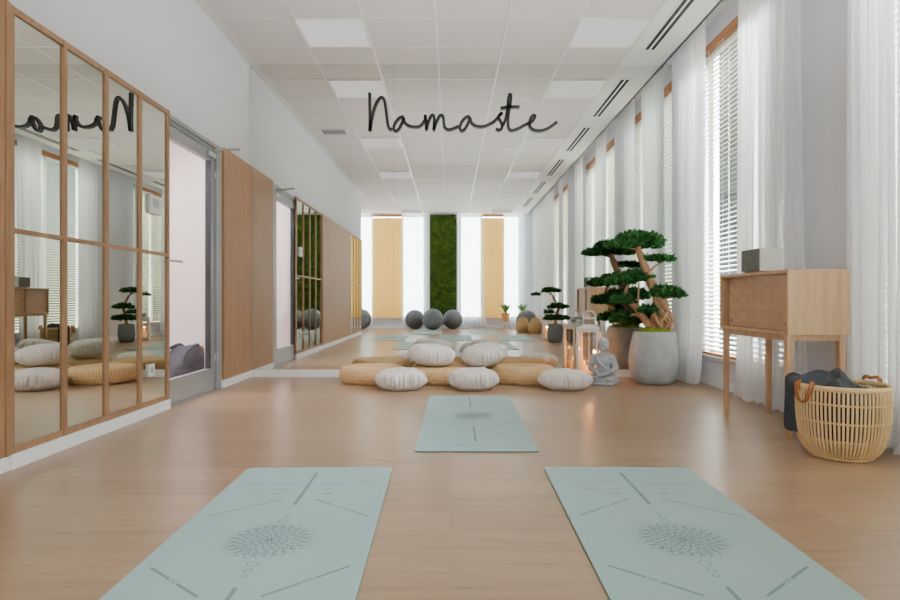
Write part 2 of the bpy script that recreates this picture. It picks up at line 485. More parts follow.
def blind_back(label, a, b):
    root = thing('venetian_blind', label, 'blind', ((a + b) / 2, YB - 0.035, WZ0 + 0.03), 0, 'slatted window blinds')
    h = (b - a) / 2 - 0.01; H = WZ1 - WZ0 - 0.03
    MB().box(-h, h, -0.025, 0.035, H - 0.07, H - 0.002, 0.004).build('headrail', M['rail_wood'], root)
    MB().box(-h, h, -0.028, 0.028, 0.0, 0.02, 0.004).build('bottom_rail', M['rail_wood'], root)
    s = MB(); z = 0.05
    while z < H - 0.09:
        s.box(-h, h, -0.026, 0.026, z - 0.0015, z + 0.0015, 0, (1.15, 0, 0)); z += 0.043
    s.build('slats', M['slat_wood'], root)
    t = MB()
    for x in (-h + 0.15, 0, h - 0.15): t.tube([(x, 0.03, 0.01), (x, 0.03, H - 0.07)], 0.003, 4)
    t.build('ladder_cord', M['slat_wood'], root)
blind_right('cream slatted blind with wooden top rail in right window behind the wooden cabinet', WIN[0][0], WIN[0][1], -0.36)
blind_right('cream slatted blind in the nearest right window beyond the woven basket', WIN[1][0], WIN[1][1], -0.30)
blind_right('cream slatted blind behind the long curtains, deep in the mirror', WIN[2][0], WIN[2][1], 0.32)
blind_back('wide golden bamboo blind left of the moss panel, seen in the mirror', -2.24, -1.32)
blind_back('narrow golden bamboo blind right of the moss panel, seen in the mirror', 0.86, 1.56)

# ------------------------------------------------------------------ curtains
def curtain(label, a, b, x0, folds, seed, axis='y', bottom=None, amp=0.035, pud=0.05, zt=None):
    """sheer hanging along y (right wall) or along x (wall behind camera)"""
    zt = zt or (ZP - 0.012)
    rr = random.Random(seed)
    ph = [rr.uniform(0, 6) for _ in range(4)]
    ab, bb = bottom if bottom else (a, b)
    sgn = -1 if axis == 'y' else 1
    def fn(u, t):
        uu = u + 0.012 * math.sin(7 * u * 2 + ph[0])
        e = t ** 1.6
        p0 = a + (b - a) * u; p1 = ab + (bb - ab) * u
        p = p0 + (p1 - p0) * e
        A = amp * (0.55 + 0.45 * t)
        o = A * math.sin(2 * PI * folds * uu + ph[1]) + A * 0.45 * math.sin(2 * PI * folds * 2.3 * uu + ph[2] + 1.2 * t) \
            + 0.02 * t * math.sin(2 * PI * 2.3 * u + ph[3])
        p += 0.010 * t * math.sin(2 * PI * folds * 1.7 * uu + ph[0])
        z = zt + (0.012 - zt) * min(1, t / 0.985)
        if t > 0.93:
            k = (t - 0.93) / 0.07
            o += sgn * 0 + k * k * pud * (0.4 + 0.6 * math.sin(2 * PI * folds * 0.9 * uu + ph[2]) ** 2) * (-1 if axis == 'y' else 1)
            z += k * 0.01 * (1 + math.sin(2 * PI * folds * 1.3 * uu + ph[1]))
        if axis == 'y': return (x0 + o, p, z)
        return (p, x0 + o, z)
    m = MB(); nu = int(folds * 14); m.sheet(fn, nu, 36)
    cx, cy = (x0, (a + b) / 2) if axis == 'y' else ((a + b) / 2, x0)
    m.v = [(x - cx, y - cy, z) for (x, y, z) in m.v]
    root = thing('sheer_curtain', label, 'curtain', (cx, cy, 0), 0, 'white sheer curtains')
    m.build('fabric', M['sheer'], root, True)
    ht = MB()
    def hf(u, t):
        p = a + (b - a) * u; o = amp * 0.35 * math.sin(2 * PI * folds * u + ph[1])
        q = (0.004, 0.004)[0]
        return (x0 + o - q, p, zt - 0.07 * t) if axis == 'y' else (p, x0 + o + q, zt - 0.07 * t)
    ht.sheet(hf, nu, 1); ht.v = [(x - cx, y - cy, z) for (x, y, z) in ht.v]
    ht.build('heading_tape', M['sheer'], root, True)
    return root
curtain('white sheer curtain in the far right corner behind the big concrete pot', 5.38, 6.08, 2.285, 8, 1, 'y', (5.55, 6.04), 0.03, 0.03)
curtain('white sheer curtain directly behind the wooden cabinet', 4.02, 4.86, 2.345, 10, 2, 'y', (3.98, 4.92), 0.026, 0.03)
curtain('white sheer curtain at the right edge of the picture behind the woven basket', 3.0, 3.50, 2.33, 7, 3, 'y', (3.0, 3.46), 0.032, 0.04)
curtain('white sheer curtain just beyond the small bonsai, seen in the mirror', 1.50, 2.06, 2.30, 7, 4, 'y', None, 0.034)
curtain('narrow white sheer curtain beside the bare wall pier, seen in the mirror', -0.1, 0.22, 2.30, 4, 8, 'y', None, 0.034)
for i, (a, b, l) in enumerate([(-1.95, -0.98, 'nearest'), (-2.95, -2.05, 'middle'), (-3.95, -3.05, 'farthest')]):
    curtain('long white sheer curtain on the right wall in the mirror, %s of three' % l, a, b, 2.30, 12, 5 + i, 'y', None, 0.04)
curtain('white sheer curtain in the mirror left of the wide bamboo blind', -3.0, -2.18, YB + 0.13, 9, 9, 'x', None, 0.03)
curtain('white sheer curtain in the mirror between wide bamboo blind and moss panel', -1.36, -0.62, YB + 0.13, 9, 10, 'x', None, 0.03)
curtain('white sheer curtain in the mirror right of the moss panel', 0.20, 0.92, YB + 0.13, 9, 11, 'x', (0.2, 1.02), 0.03)
curtain('white sheer curtain in the mirror right of the narrow bamboo blind', 1.52, 2.12, YB + 0.13, 8, 12, 'x', None, 0.03)

# ------------------------------------------------------------------ mirror wall
mw = thing('wall_mirror', 'large clear wall mirror of joined sheets covering the far wall', 'mirror', ((XL + 2.31) / 2, YM, 0.075))
cx = (XL + 2.31) / 2
XS = [XL + 0.004, -0.589, 0.875, 2.31]; ZS = [0.0, 2.125, ZC - 0.075 - 0.003]
for i in range(3):
    for j in range(2):
        g_ = 0.0005
        MB().box(XS[i] + g_ - cx, XS[i + 1] - g_ - cx, 0.0, 0.006, ZS[j] + g_, ZS[j + 1] - g_).build('mirror_sheet', M['mirror'], mw)
MB().box(XS[0] - cx, XS[3] - cx, 0.0065, 0.0115, 0.0, ZS[2]).build('backing', M['spk_grille'], mw)

# ------------------------------------------------------------------ left wall cladding
def wood_panel(label, y0, y1, slatted_end=False):
    root = thing('wood_wall_panel', label, 'wall panel', (XL, (y0 + y1) / 2, 0.07), 0, 'oak wall panels')
    h = (y1 - y0) / 2
    MB().box(0.001, 0.026, -h, h - (0.03 if slatted_end else 0), 0, 2.125).build('veneer_board', M['oak'], root)
    if slatted_end:
        MB().box(0.001, 0.034, h - 0.03, h - 0.014, 0, 2.125).box(0.001, 0.030, h - 0.010, h, 0, 2.125).build('edge_batten', M['oak_frame'], root)
wood_panel('tall oak veneer wall panel between the glass door and the mirror wall', DY1 + 0.09, YM - 0.002)
wood_panel('long oak veneer wall panel beside the mirror grid, at the left picture edge', 0.0, 2.812, True)

def mirror_grid(label, y0, y1, ncol, extras=False):
    root = thing('mirror_partition', label, 'mirror', (XL, (y0 + y1) / 2, 0.07), 0, 'oak framed mirror grids')
    h = (y1 - y0) / 2; H = 2.125; fw = 0.033; D = 0.024; mid = 1.13 - 0.07
    for i in range(ncol + 1):
        y = -h + fw / 2 + (2 * h - fw) * i / ncol
        MB().box(0.001, D, y - fw / 2, y + fw / 2, 0, H, 0.002).build('stile', M['oak_frame'], root)
    for z, hh in ((0.0, 0.034), (mid - 0.012, 0.024), (H - 0.034, 0.034)):
        MB().box(0.001, D - 0.003, -h + 0.001, h - 0.001, z + 0.0005, z + hh - 0.0005).build('rail', M['oak_frame'], root)
    for i in range(ncol):
        ya = -h + fw + (2 * h - fw) * i / ncol; yb = -h + (2 * h - fw) * (i + 1) / ncol
        MB().box(0.006, 0.012, ya, yb, 0.034, mid - 0.012).build('mirror_pane', M['mirror_warm'], root)
        MB().box(0.006, 0.012, ya, yb, mid + 0.012, H - 0.034).build('mirror_pane', M['mirror_warm'], root)
mirror_grid('oak framed mirror grid on the left wall beside the glass door', 2.816, 4.425, 4)
mirror_grid('oak framed mirror grid at the far end of the left wall, seen in the big mirror', YA, -0.005, 4)

th = thing('thermostat', 'white wall thermostat with small display stuck on the mirror grid pane', 'thermostat', (XL + 0.0125, 4.20, 1.40))
MB().box(0, 0.022, -0.075, 0.075, 0, 0.13, 0.006).build('housing', M['plastic'], th)
MB().box(0.0222, 0.024, -0.05, 0.03, 0.045, 0.105).build('display', M['screen'], th)
MB().box(0.0222, 0.026, 0.045, 0.06, 0.055, 0.095, 0.001).build('button', M['spk_white'], th)
so = thing('power_socket', 'white square power socket low on the mirror grid pane', 'socket', (XL + 0.0125, 4.16, 0.27))
MB().box(0, 0.012, -0.043, 0.043, 0, 0.086, 0.004).build('plate', M['plastic'], so)
MB().tube([(0.0122, 0, 0.043), (0.0128, 0, 0.043)], 0.022, 20).build('outlet', M['screen'], so)

# ------------------------------------------------------------------ glass door
d = thing('door_1', None, None, (XL - 0.012, (DY0 + DY1) / 2, 0)); tag(d, kind='structure')
hy = (DY1 - DY0) / 2
f = MB(); f.box(-0.044, 0.006, -hy, -hy + 0.05, 0, DZ).box(-0.044, 0.0125, hy - 0.05, hy, 0, DZ).box(0.0125, 0.022, hy - 0.05, hy + 0.06, 0, DZ + 0.012).box(-0.044, 0.006, -hy, hy - 0.05, DZ - 0.05, DZ).box(0.0125, 0.022, 0.13 - hy, hy - 0.05, DZ - 0.02, DZ + 0.012)
f.build('door_frame', M['alu'], d)
lf = MB(); a, b = -hy + 0.056, hy - 0.056
lf.box(-0.042, 0.004, a, a + 0.09, 0.012, DZ - 0.06).box(-0.042, 0.004, b - 0.09, b, 0.012, DZ - 0.06).box(-0.042, 0.004, a + 0.09, b - 0.09, 0.012, 0.20).box(-0.042, 0.004, a + 0.09, b - 0.09, DZ - 0.15, DZ - 0.06)
leaf = lf.build('door_leaf', M['alu'], d)
gk = MB()
gk.box(-0.04, 0.0055, a + 0.086, a + 0.096, 0.2, DZ - 0.15).box(-0.04, 0.0055, b - 0.096, b - 0.086, 0.2, DZ - 0.15)
gk.build('gasket', M['alu_dark'], leaf)
MB().box(-0.03, -0.022, a + 0.09, b - 0.09, 0.2, DZ - 0.15).build('glass_pane', M['door_glass'], d)
hd = MB(); hd.tube([(0.004, a + 0.045, 1.09), (0.06, a + 0.045, 1.09), (0.065, a + 0.06, 1.09), (0.065, a + 0.20, 1.09)], 0.009, 10).box(0.004, 0.012, a + 0.03, a + 0.06, 0.93, 1.12, 0.003)
hd.build('door_handle', M['steel'], d, False)
for z in (0.24, 1.86):
    MB().tube([(0.014, hy - 0.03, z), (0.014, hy - 0.03, z + 0.10)], 0.016, 12).box(0.004, 0.016, hy - 0.075, hy + 0.0, z + 0.02, z + 0.08, 0.002).build('hinge', M['steel'], d)
cl = MB(); cl.box(0.004, 0.03, b - 0.17, b - 0.02, DZ - 0.12, DZ - 0.075, 0.004).tube([(0.02, b - 0.06, DZ - 0.05), (0.24, b - 0.03, DZ - 0.035)], 0.012, 8)
cl.build('door_closer', M['steel'], d)
# corridor beyond the door
cw = MB(); cw.box(-3.9, -3.8, 3.4, 7.0, -0.1, 2.9).box(-3.8, XL - T, 3.3, 3.4, -0.1, 2.9).box(-3.8, XL - T, 6.9, 7.0, -0.1, 2.9).box(-3.8, XL - T, 3.4, 6.9, 2.8, 2.9)
M['wall_warm'] = plain('warm_white_paint', S(226, 216, 214), 0.75, 0, 0.2, 0.012, 3)
struct('wall_corridor', cw, M['wall_warm'])
struct('floor_corridor', MB().box(-3.8, XL - T + 0.0, 3.4, 6.9, -0.1, -0.001).box(XL - T, XL, DY0, DY1, -0.1, 0.0005), M['sill'])
# bag on the corridor floor
bag = thing('duffel_bag', 'slouchy dark grey bag with looped handles behind the glass door', 'bag', (-2.43, 5.50, 0), 0.05)
bm_ = MB()
def bagf(u, t):
    a = 2 * PI * u; ph = PI * (t - 0.5)
    r = math.cos(ph) ** 0.55 if abs(math.cos(ph)) > 1e-6 else 0.0
    x = 0.15 * r * math.cos(a); y = 0.36 * r * math.sin(a); z = 0.19 + 0.19 * math.copysign(abs(math.sin(ph)) ** 0.7, math.sin(ph))
    n_ = nz(x * 9, y * 9, z * 9) * 0.03 * (1 if t > 0.08 else 0)
    return (x * (1 + n_ * 3), y - 0.05 * z, max(0.004, z * (1 - 0.45 * max(0, -y / 0.36)) + n_))
bm_.sheet(bagf, 40, 20); bm_.build('bag_body', M['bag'], bag, True, weld=True)
for s_ in (-1, 1):
    MB().tube(spline([(0.07 * s_, -0.14, 0.25), (0.11 * s_, -0.30, 0.27), (0.10 * s_, -0.25, 0.33), (0.09 * s_, -0.06, 0.375), (0.08 * s_, 0.10, 0.385), (0.06 * s_, 0.16, 0.34)]), 0.014, 8).build('bag_handle', M['bag'], bag, True)
MB().tube(spline([(0.16, 0.12, 0.06), (0.175, 0.13, 0.2), (0.10, 0.13, 0.37)]), 0.012, 8, True, (1, 0.5)).build('strap', M['leather'], bag, True)

# ------------------------------------------------------------------ ceiling fittings
for i, k in enumerate((0, 4, 8, 12, 16)):
    for j, (x0, x1) in enumerate(((-1.379, -0.751), (1.133, 1.761))):
        y1 = 5.82 - 0.6 * k
        where = ['nearest the mirror wall', 'second from the mirror wall', 'third from the mirror wall', 'fourth from the mirror wall', 'farthest behind in the mirror'][i]
        t = thing('ceiling_light_panel', 'flat white square light panel in %s ceiling row, %s' % (('left', 'right')[j], where), 'ceiling light', ((x0 + x1) / 2, y1 - 0.3, ZC - 0.01), 0, 'ceiling light panels')
        hx = (x1 - x0) / 2 - 0.012
        MB().box(-hx, hx, -0.29, -0.272, -0.002, 0.009).box(-hx, hx, 0.272, 0.29, -0.002, 0.009).box(-hx, -hx + 0.018, -0.272, 0.272, -0.002, 0.009).box(hx - 0.018, hx, -0.272, 0.272, -0.002, 0.009).build('frame', M['plastic'], t)
        MB().box(-hx + 0.018, hx - 0.018, -0.272, 0.272, 0.0, 0.006).build('diffuser', M['led'], t)
for i, (y0, y1) in enumerate(((4.5, 5.87), (2.65, 4.02), (0.7, 2.1), (-1.25, 0.15), (-3.2, -1.8))):
    where = ['right in front of the mirror wall', 'second from the mirror wall', 'third from the mirror wall', 'fourth from the mirror wall', 'farthest back in the mirror'][i]
    t = thing('linear_air_diffuser', 'long black slotted air diffuser in the ceiling, %s' % where, 'air vent', (1.945, (y0 + y1) / 2, ZC - 0.0125), 0, 'slot air diffusers')
    h = (y1 - y0) / 2
    MB().box(-0.062, 0.062, -h, h, -0.004, 0.0).build('frame', M['plaster'], t)
    for x in (-0.028, 0.028): MB().box(x - 0.016, x + 0.016, -h + 0.02, h - 0.02, -0.0065, -0.0042).build('slot', M['slot'], t)
t = thing('ceiling_vent', 'square grey louvred ceiling vent in the left ceiling row', 'air vent', (-1.69, 3.75, ZC - 0.008), 0)
MB().box(-0.2, 0.2, -0.13, 0.13, 0, 0.007).build('frame', M['tbar'], t)
lv = MB()
for k in range(8): lv.box(-0.17, 0.17, -0.11 + k * 0.028, -0.098 + k * 0.028, -0.006, -0.0003)
lv.build('louvres', M['alu'], t)
t = thing('smoke_detector', 'small round smoke detector on the ceiling by the alcove corner', 'smoke detector', (-2.35, -2.0, ZC))
MB().lathe([(0.001, -0.05), (0.04, -0.048), (0.055, -0.03), (0.06, -0.001)], 24).build('detector_body', M['plastic'], t, True)
MB().ring((0, 0, -0.035), 0.05, 0.004, 24, 6).build('ring', M['alu'], t, True)

# ------------------------------------------------------------------ namaste lettering
sign = thing('wall_lettering', 'black handwritten script word Namaste mounted on the mirror wall', 'lettering', ((462 - 450) * 6.2 / 600, YM, 2.7))
def sgn_pt(p):
    px, py = 360 + p[0] / 4.286, 80 + p[1] / 4.286
    return Vector(((px - 450) * 6.22 / 600 - sign.location.x, 0, 0.8 + (300 - py) * 6.22 / 600 - sign.location.z))
def ribbon(mb, pts, w0=0.0150, y0=-0.024, y1=-0.003):
    P = spline([sgn_pt(p) for p in pts], 6); vs, fs = [], []
    for i, p in enumerate(P):
        d = (P[min(i + 1, len(P) - 1)] - P[max(i - 1, 0)]).normalized(); n = Vector((-d.z, 0, d.x))
        w_ = w0
        for s_, y in ((1, y0), (1, y1), (-1, y1), (-1, y0)): vs.append(p + n * w_ * s_ + Vector((0, y, 0)))
    for i in range(len(P) - 1):
        for k in range(4):
            k2 = (k + 1) % 4; fs.append((4 * i + k, 4 * i + k2, 4 * i + 4 + k2, 4 * i + 4 + k))
    o = 4 * (len(P) - 1); fs += [(0, 3, 2, 1), (o, o + 1, o + 2, o + 3)]
    mb.add(vs, fs)
LET = [
    [[(40, 52), (41, 110), (42, 165), (41, 218)], [(42, 217), (48, 172), (58, 128), (72, 92), (88, 73), (100, 78), (107, 100), (113, 145), (119, 190), (128, 210), (137, 205)]],
    [[(188, 156), (170, 160), (152, 180), (144, 204), (152, 217), (166, 207), (180, 180), (187, 162), (190, 178), (204, 192), (228, 199), (252, 198), (268, 186)]],
    [[(268, 186), (279, 166), (279, 148), (283, 180), (284, 212), (290, 186), (302, 156), (312, 148), (318, 162), (317, 190), (316, 213), (324, 186), (338, 157), (348, 149), (357, 158), (359, 182), (364, 202), (378, 211), (398, 207), (422, 196)]],
    [[(472, 155), (454, 158), (436, 178), (428, 202), (436, 216), (450, 207), (464, 182), (472, 161), (476, 178), (490, 192), (512, 198), (534, 196), (552, 189)]],
    [[(552, 189), (572, 178), (590, 160), (602, 144), (608, 142), (598, 150), (594, 160), (603, 176), (610, 190), (607, 206), (596, 213), (583, 207)]],
    [[(608, 196), (618, 182), (628, 150), (634, 110), (637, 76), (642, 60), (648, 68), (645, 100), (638, 140), (635, 178), (638, 204), (650, 214), (670, 210), (694, 198), (712, 188)], [(603, 119), (640, 114), (685, 113)]],
    [[(712, 188), (735, 178), (748, 163), (750, 151), (742, 150), (732, 163), (727, 184), (733, 204), (752, 214), (778, 215), (805, 206), (828, 191), (846, 177)]],
]
for L in LET:
    mb = MB()
    for st in L: ribbon(mb, st)
    for st in (L[0],):
        for q in (st[len(st) // 3], st[-2]):
            p = sgn_pt(q); mb.tube([p + Vector((0, -0.01, 0)), p + Vector((0, -0.0003, 0))], 0.004, 6)
    mb.build('letter', M['black'], sign)

# ------------------------------------------------------------------ yoga mats
MW, ML, MT = 0.68, 1.83, 0.006
def mat_mesh(logo=False):
    m = MB(); hw, r = MW / 2, 0.03
    out = []
    for cx_, cy_, a0 in ((hw - r, -r, 0), (-hw + r, -r, 90), (-hw + r, -ML + r, 180), (hw - r, -ML + r, 270)):
        for k in range(7):
            a = math.radians(a0 + 15 * k); out.append((cx_ + r * math.cos(a), cy_ + r * math.sin(a)))
    n = len(out)
    m.add([(x, y, 0.0) for x, y in out] + [(x, y, MT) for x, y in out], [tuple(range(n, 2 * n))])
    m.cur = 1
    m.add([(x, y, 0.0) for x, y in out] + [(x, y, MT) for x, y in out], [(i, (i + 1) % n, n + (i + 1) % n, n + i) for i in range(n)] + [tuple(range(n - 1, -1, -1))])
    m.cur = 2; zt = MT + 0.0004
    def line(a, b, w_=0.0065):
        a, b = Vector(a), Vector(b); d_ = (b - a).normalized(); q = Vector((-d_.y, d_.x)) * w_ / 2
        m.add([(p.x, -p.y, zt) for p in (a + q, b + q, b - q, a - q)], [(3, 2, 1, 0)])
    def curve(pts, w_=0.003):
        P = [Vector(p) for p in pts]; vs = []
        for i, p in enumerate(P):
            d_ = (P[min(i + 1, len(P) - 1)] - P[max(i - 1, 0)]).normalized(); q = Vector((-d_.y, d_.x)) * w_ / 2
            vs += [(p.x + q.x, -(p.y + q.y), zt), (p.x - q.x, -(p.y - q.y), zt)]
        m.add(vs, [(2 * i, 2 * i + 1, 2 * i + 3, 2 * i + 2) for i in range(len(P) - 1)])
    def circ(c_, r_, w_=0.0035):
        curve([(c_[0] + r_ * math.cos(2 * PI * k / 14), c_[1] + r_ * math.sin(2 * PI * k / 14)) for k in range(15)], w_)
    line((0, 0.09), (0, 0.52), 0.014); line((0, 1.19), (0, 1.62), 0.014)
    for s_ in (-1, 1):
        for v0, f_ in ((0.0, 1), (1.70, -1)):
            line((0.05 * s_, v0 + f_ * 0.25), (0.28 * s_, v0 + f_ * 0.25), 0.006)
            line((0.06 * s_, v0 + f_ * 0.33), (0.225 * s_, v0 + f_ * 0.33), 0.004)
            line((0.085 * s_, v0 + f_ * 0.385), (0.12 * s_, v0 + f_ * 0.385), 0.012)
            if v0 == 0 or True:
                a, b = Vector((0.06 * s_, v0 + f_ * 0.45)), Vector((0.298 * s_, v0 + f_ * 0.645))
                if v0 > 0: a, b = Vector((0.085 * s_, 1.24)), Vector((0.295 * s_, 1.06))
                line(a, a.lerp(b, 0.42), 0.010 if v0 > 0 else 0.008); line(a.lerp(b, 0.58), b, 0.010 if v0 > 0 else 0.008)
                for q in (0.47, 0.53): circ(a.lerp(b, q), 0.006)
    for v_, r_ in ((0.63, 0.008), (0.66, 0.010), (0.695, 0.014), (1.04, 0.017), (1.085, 0.012), (1.122, 0.009)): circ((0, v_), r_)
    cv = 0.86
    for n_, r0, r1, wd, off in ((10, 0.012, 0.042, 0.010, 0), (14, 0.03, 0.068, 0.012, .5), (18, 0.05, 0.095, 0.013, 0), (22, 0.075, 0.118, 0.013, .5), (24, 0.098, 0.145, 0.014, 0), (24, 0.112, 0.13, 0.006, .5)):
        for i in range(n_):
            t = 2 * PI * (i + off) / n_; e = Vector((math.cos(t), math.sin(t))); q = Vector((-e.y, e.x)); c0 = Vector((0, cv))
            for s_ in (-1, 1):
                curve([c0 + e * (r0 + (r1 - r0) * k / 6) + q * s_ * wd * math.sin(PI * (k / 6) ** 0.8) for k in range(7)], 0.0026)
    circ((0, cv), 0.008, 0.008)
    if logo:
        for s_ in (-1, -0.5, 0, 0.5, 1):
            for q in (-1, 1):
                curve([(-0.09 + 0.03 * s_ * k / 4 + q * 0.006 * math.sin(PI * k / 4), 1.70 - 0.03 * (1 - 0.4 * abs(s_)) * k / 4) for k in range(5)], 0.003)
        rl = random.Random(3); x = -0.04
        while x < 0.2:
            w_ = rl.uniform(0.006, 0.012); line((x, 1.69), (x + w_, 1.69), rl.uniform(0.006, 0.012)); x += w_ + 0.004
    return m
mats3 = [M['mat_top'], M['mat_side'], M['mat_print']]
mat0 = mat_mesh(False).build('yoga_mat', mats3)
tag(mat0, 'sage green yoga mat with lotus print in the left foreground', 'yoga mat', 'sage yoga mats')
mat0.location = (-0.612, 2.845, 0); mat0.rotation_euler = (0, 0, math.radians(1.0))
def more_mat(x, y, rz, label):
    o = mat0.copy(); COL.objects.link(o); o.location = (x, y, 0); o.rotation_euler = (0, 0, math.radians(rz)); o['label'] = label; return o
more_mat(0.785, 2.85, -0.9, 'sage green yoga mat with lotus print in the right foreground')
m2 = mat_mesh(True).build('yoga_mat', mats3); m2.location = (0.158, 4.97, 0); m2.rotation_euler = (0, 0, math.radians(-0.5)); m2.scale = (0.965, 0.995, 1)
tag(m2, 'sage green yoga mat lying in the middle in front of the cushions', 'yoga mat', 'sage yoga mats')
more_mat(-1.25, 0.75, 0, 'sage yoga mat in the mirror, left of the first row behind')
more_mat(0.12, 0.75, 0, 'sage yoga mat in the mirror, middle of the first row behind')
more_mat(1.35, 0.75, 0, 'sage yoga mat in the mirror, right of the first row behind')
more_mat(-0.55, -1.5, 0, 'sage yoga mat in the mirror, left of the last row by the balls')
more_mat(0.85, -1.5, 0, 'sage yoga mat in the mirror, right of the last row by the balls')

# ------------------------------------------------------------------ straw poufs
def pouf(label, x, y, seed):
    Rr, H = 0.326, 0.152; n = 420
    prof = []
    nb = 8
    for j in range(41):      # bottom centre -> side -> top centre
        t = j / 40; ph = -PI / 2 + PI * t
        r = (Rr - 0.075) * (1 if True else 0) + 0.075 * math.cos(ph); z = H / 2 + H / 2 * math.sin(ph)
        prof.append((r, z, t * nb * 1.0))
    top = []
    for j in range(1, 46):
        r = (Rr - 0.075) * (1 - j / 45); top.append((max(r, 0.002), H, nb + j / 45 * 11))
    bot = [((Rr - 0.075) * 0.02, 0.0, 0.0), ((Rr - 0.075) * 0.6, 0.0, 0)]
    allp = bot + prof + top
    m = MB(); vs, fs, wv = [], [], []
    for (r, z, b) in allp:
        row = math.floor(b); fr = b - row; ridge = math.sin(PI * fr) ** 0.6 if 0 < fr < 1 else 0
        nn = max(6, round(44 * max(r, 0.05) / Rr))
        for k in range(n):
            a = 2 * PI * k / n
            br = abs(math.sin(a * nn + (fr - 0.5) * 0.9 * (1 if row % 2 else -1) + (PI / 2 if row % 2 else 0))) ** 0.8
            dsp = 0.012 * (0.25 * ridge ** 0.5 + 0.75 * br) - 0.006; wv.append(min(1, 0.06 * ridge + 0.9 * br + 0.15 * nz(a * 9, b * 3, seed)))
            dsp += 0.004 * nz(math.cos(a) * 3 + seed, math.sin(a) * 3, b * 0.4)
            if 2 <= allp.index((r, z, b)) < 43 and r > Rr - 0.076:
                ph = math.asin(max(-1, min(1, (z - H / 2) / (H / 2))))
                rr_, zz = r + dsp * math.cos(ph), z + dsp * math.sin(ph)
            else:
                rr_, zz = r, z + (dsp if z > H / 2 else 0) - (0.012 * (1 - r / (Rr - 0.075)) if z > H / 2 else 0)
            vs.append((rr_ * math.cos(a), rr_ * math.sin(a), max(0.0, zz)))
    for i in range(len(allp) - 1):
        for k in range(n):
            k2 = (k + 1) % n; fs.append((i * n + k, i * n + k2, (i + 1) * n + k2, (i + 1) * n + k))
    m.add(vs, fs); o = m.build('straw_pouf', M['straw'], None, True); at = o.data.attributes.new('weave', 'FLOAT', 'POINT'); at.data.foreach_set('value', wv); o.location = (x, y, 0); o.rotation_euler = (0, 0, seed)
    return tag(o, label, 'floor pouf', 'braided straw poufs')
pouf('round braided straw floor pouf, leftmost of the three by the mirror', -0.755, 5.895, 0.3)
pouf('round braided straw floor pouf, middle of three, with a cushion on top', -0.080, 5.895, 1.2)
pouf('round braided straw floor pouf, rightmost of three, beside the white lantern', 0.72, 5.895, 2.1)

# ------------------------------------------------------------------ linen cushions
def cushion(label, x, y, z, seed, rot=(0, 0, 0), Rr=0.226, H=0.185):
    rr = random.Random(seed); n, mrows = 240, 34
    pl = sorted(rr.uniform(0, 2 * PI) for _ in range(26)); st = [rr.uniform(0.4, 1.2) for _ in pl]; le = [rr.uniform(0.25, 0.75) for _ in pl]
    m = MB(); vs, fs = [], []
    for j in range(mrows + 1):
        ph = -PI / 2 + PI * j / mrows
        cr = max(0.0, math.cos(ph)) ** (0.62 if ph > 0 else 0.50); zz = math.copysign(abs(math.sin(ph)) ** (0.95 if ph > 0 else 0.9), math.sin(ph))
        for k in range(n):
            a = 2 * PI * k / n; dsp = 0.0
            side = math.exp(-((ph + 0.15) / 0.62) ** 2)
            for p_, s_, l_ in zip(pl, st, le):
                d_ = abs((a - p_ + PI) % (2 * PI) - PI)
                if d_ < 0.16:
                    dsp -= s_ * 0.034 * math.exp(-(d_ / 0.028) ** 2) * math.exp(-((ph - (l_ - 0.5)) / 0.5) ** 2); dsp += s_ * 0.010 * math.exp(-((d_ - 0.075) / 0.03) ** 2) * math.exp(-((ph - (l_ - 0.5)) / 0.5) ** 2)
            dsp += 0.010 * nz(2.2 * math.cos(a) + seed, 2.2 * math.sin(a), 1.5 * ph)
            dsp += 0.003 * math.sin(34 * a + 3 * nz(math.cos(a) * 3, math.sin(a) * 3, seed)) * side
            r = Rr * cr + dsp * (1 if cr > 0.1 else 0)
            zv = H / 2 + H / 2 * zz * (1 + 0.08 * nz(math.cos(a) * cr * 1.5 + seed, math.sin(a) * cr * 1.5, 2))
            if zv < 0.012: zv = 0.012 * (zv / 0.012) ** 2 * 0.3 if zv > 0 else 0.0
            vs.append((r * math.cos(a), r * math.sin(a), zv))
    for i in range(mrows):
        for k in range(n):
            k2 = (k + 1) % n; fs.append((i * n + k, i * n + k2, (i + 1) * n + k2, (i + 1) * n + k))
    m.add(vs, fs)
    root = thing('meditation_cushion', label, 'cushion', (x, y, z), 0, 'linen meditation cushions', rot)
    m.build('cover', M['linen'], root, True, weld=True)
    h = MB().tube(spline([(Rr * 0.96, -0.03, H * 0.45), (Rr * 1.06, 0, H * 0.42), (Rr * 0.96, 0.03, H * 0.45)]), 0.006, 6)
    h.build('carry_loop', M['linen'], root, True)
    root.rotation_euler = rot
    return root
cushion('off-white linen cushion on the floor, leftmost, in front of the left pouf', -0.443, 5.395, 0, 11, (0, 0, 1.2))
cushion('off-white linen cushion on the floor, middle of the front row', 0.212, 5.41, 0, 12, (0, 0, 2.6), 0.222)
cushion('off-white linen cushion on the floor, rightmost, beside the stone statue', 1.04, 5.42, 0, 13, (0, 0, 1.9), 0.232, 0.175)
cushion('off-white linen cushion resting on the middle straw pouf', -0.19, 5.86, 0.172, 14, (0.10, 0, 1.5), 0.222, 0.2)
cushion('off-white linen cushion tilted across middle and right straw poufs', 0.345, 5.90, 0.185, 15, (0.10, -0.16, 0.3), 0.224, 0.18)

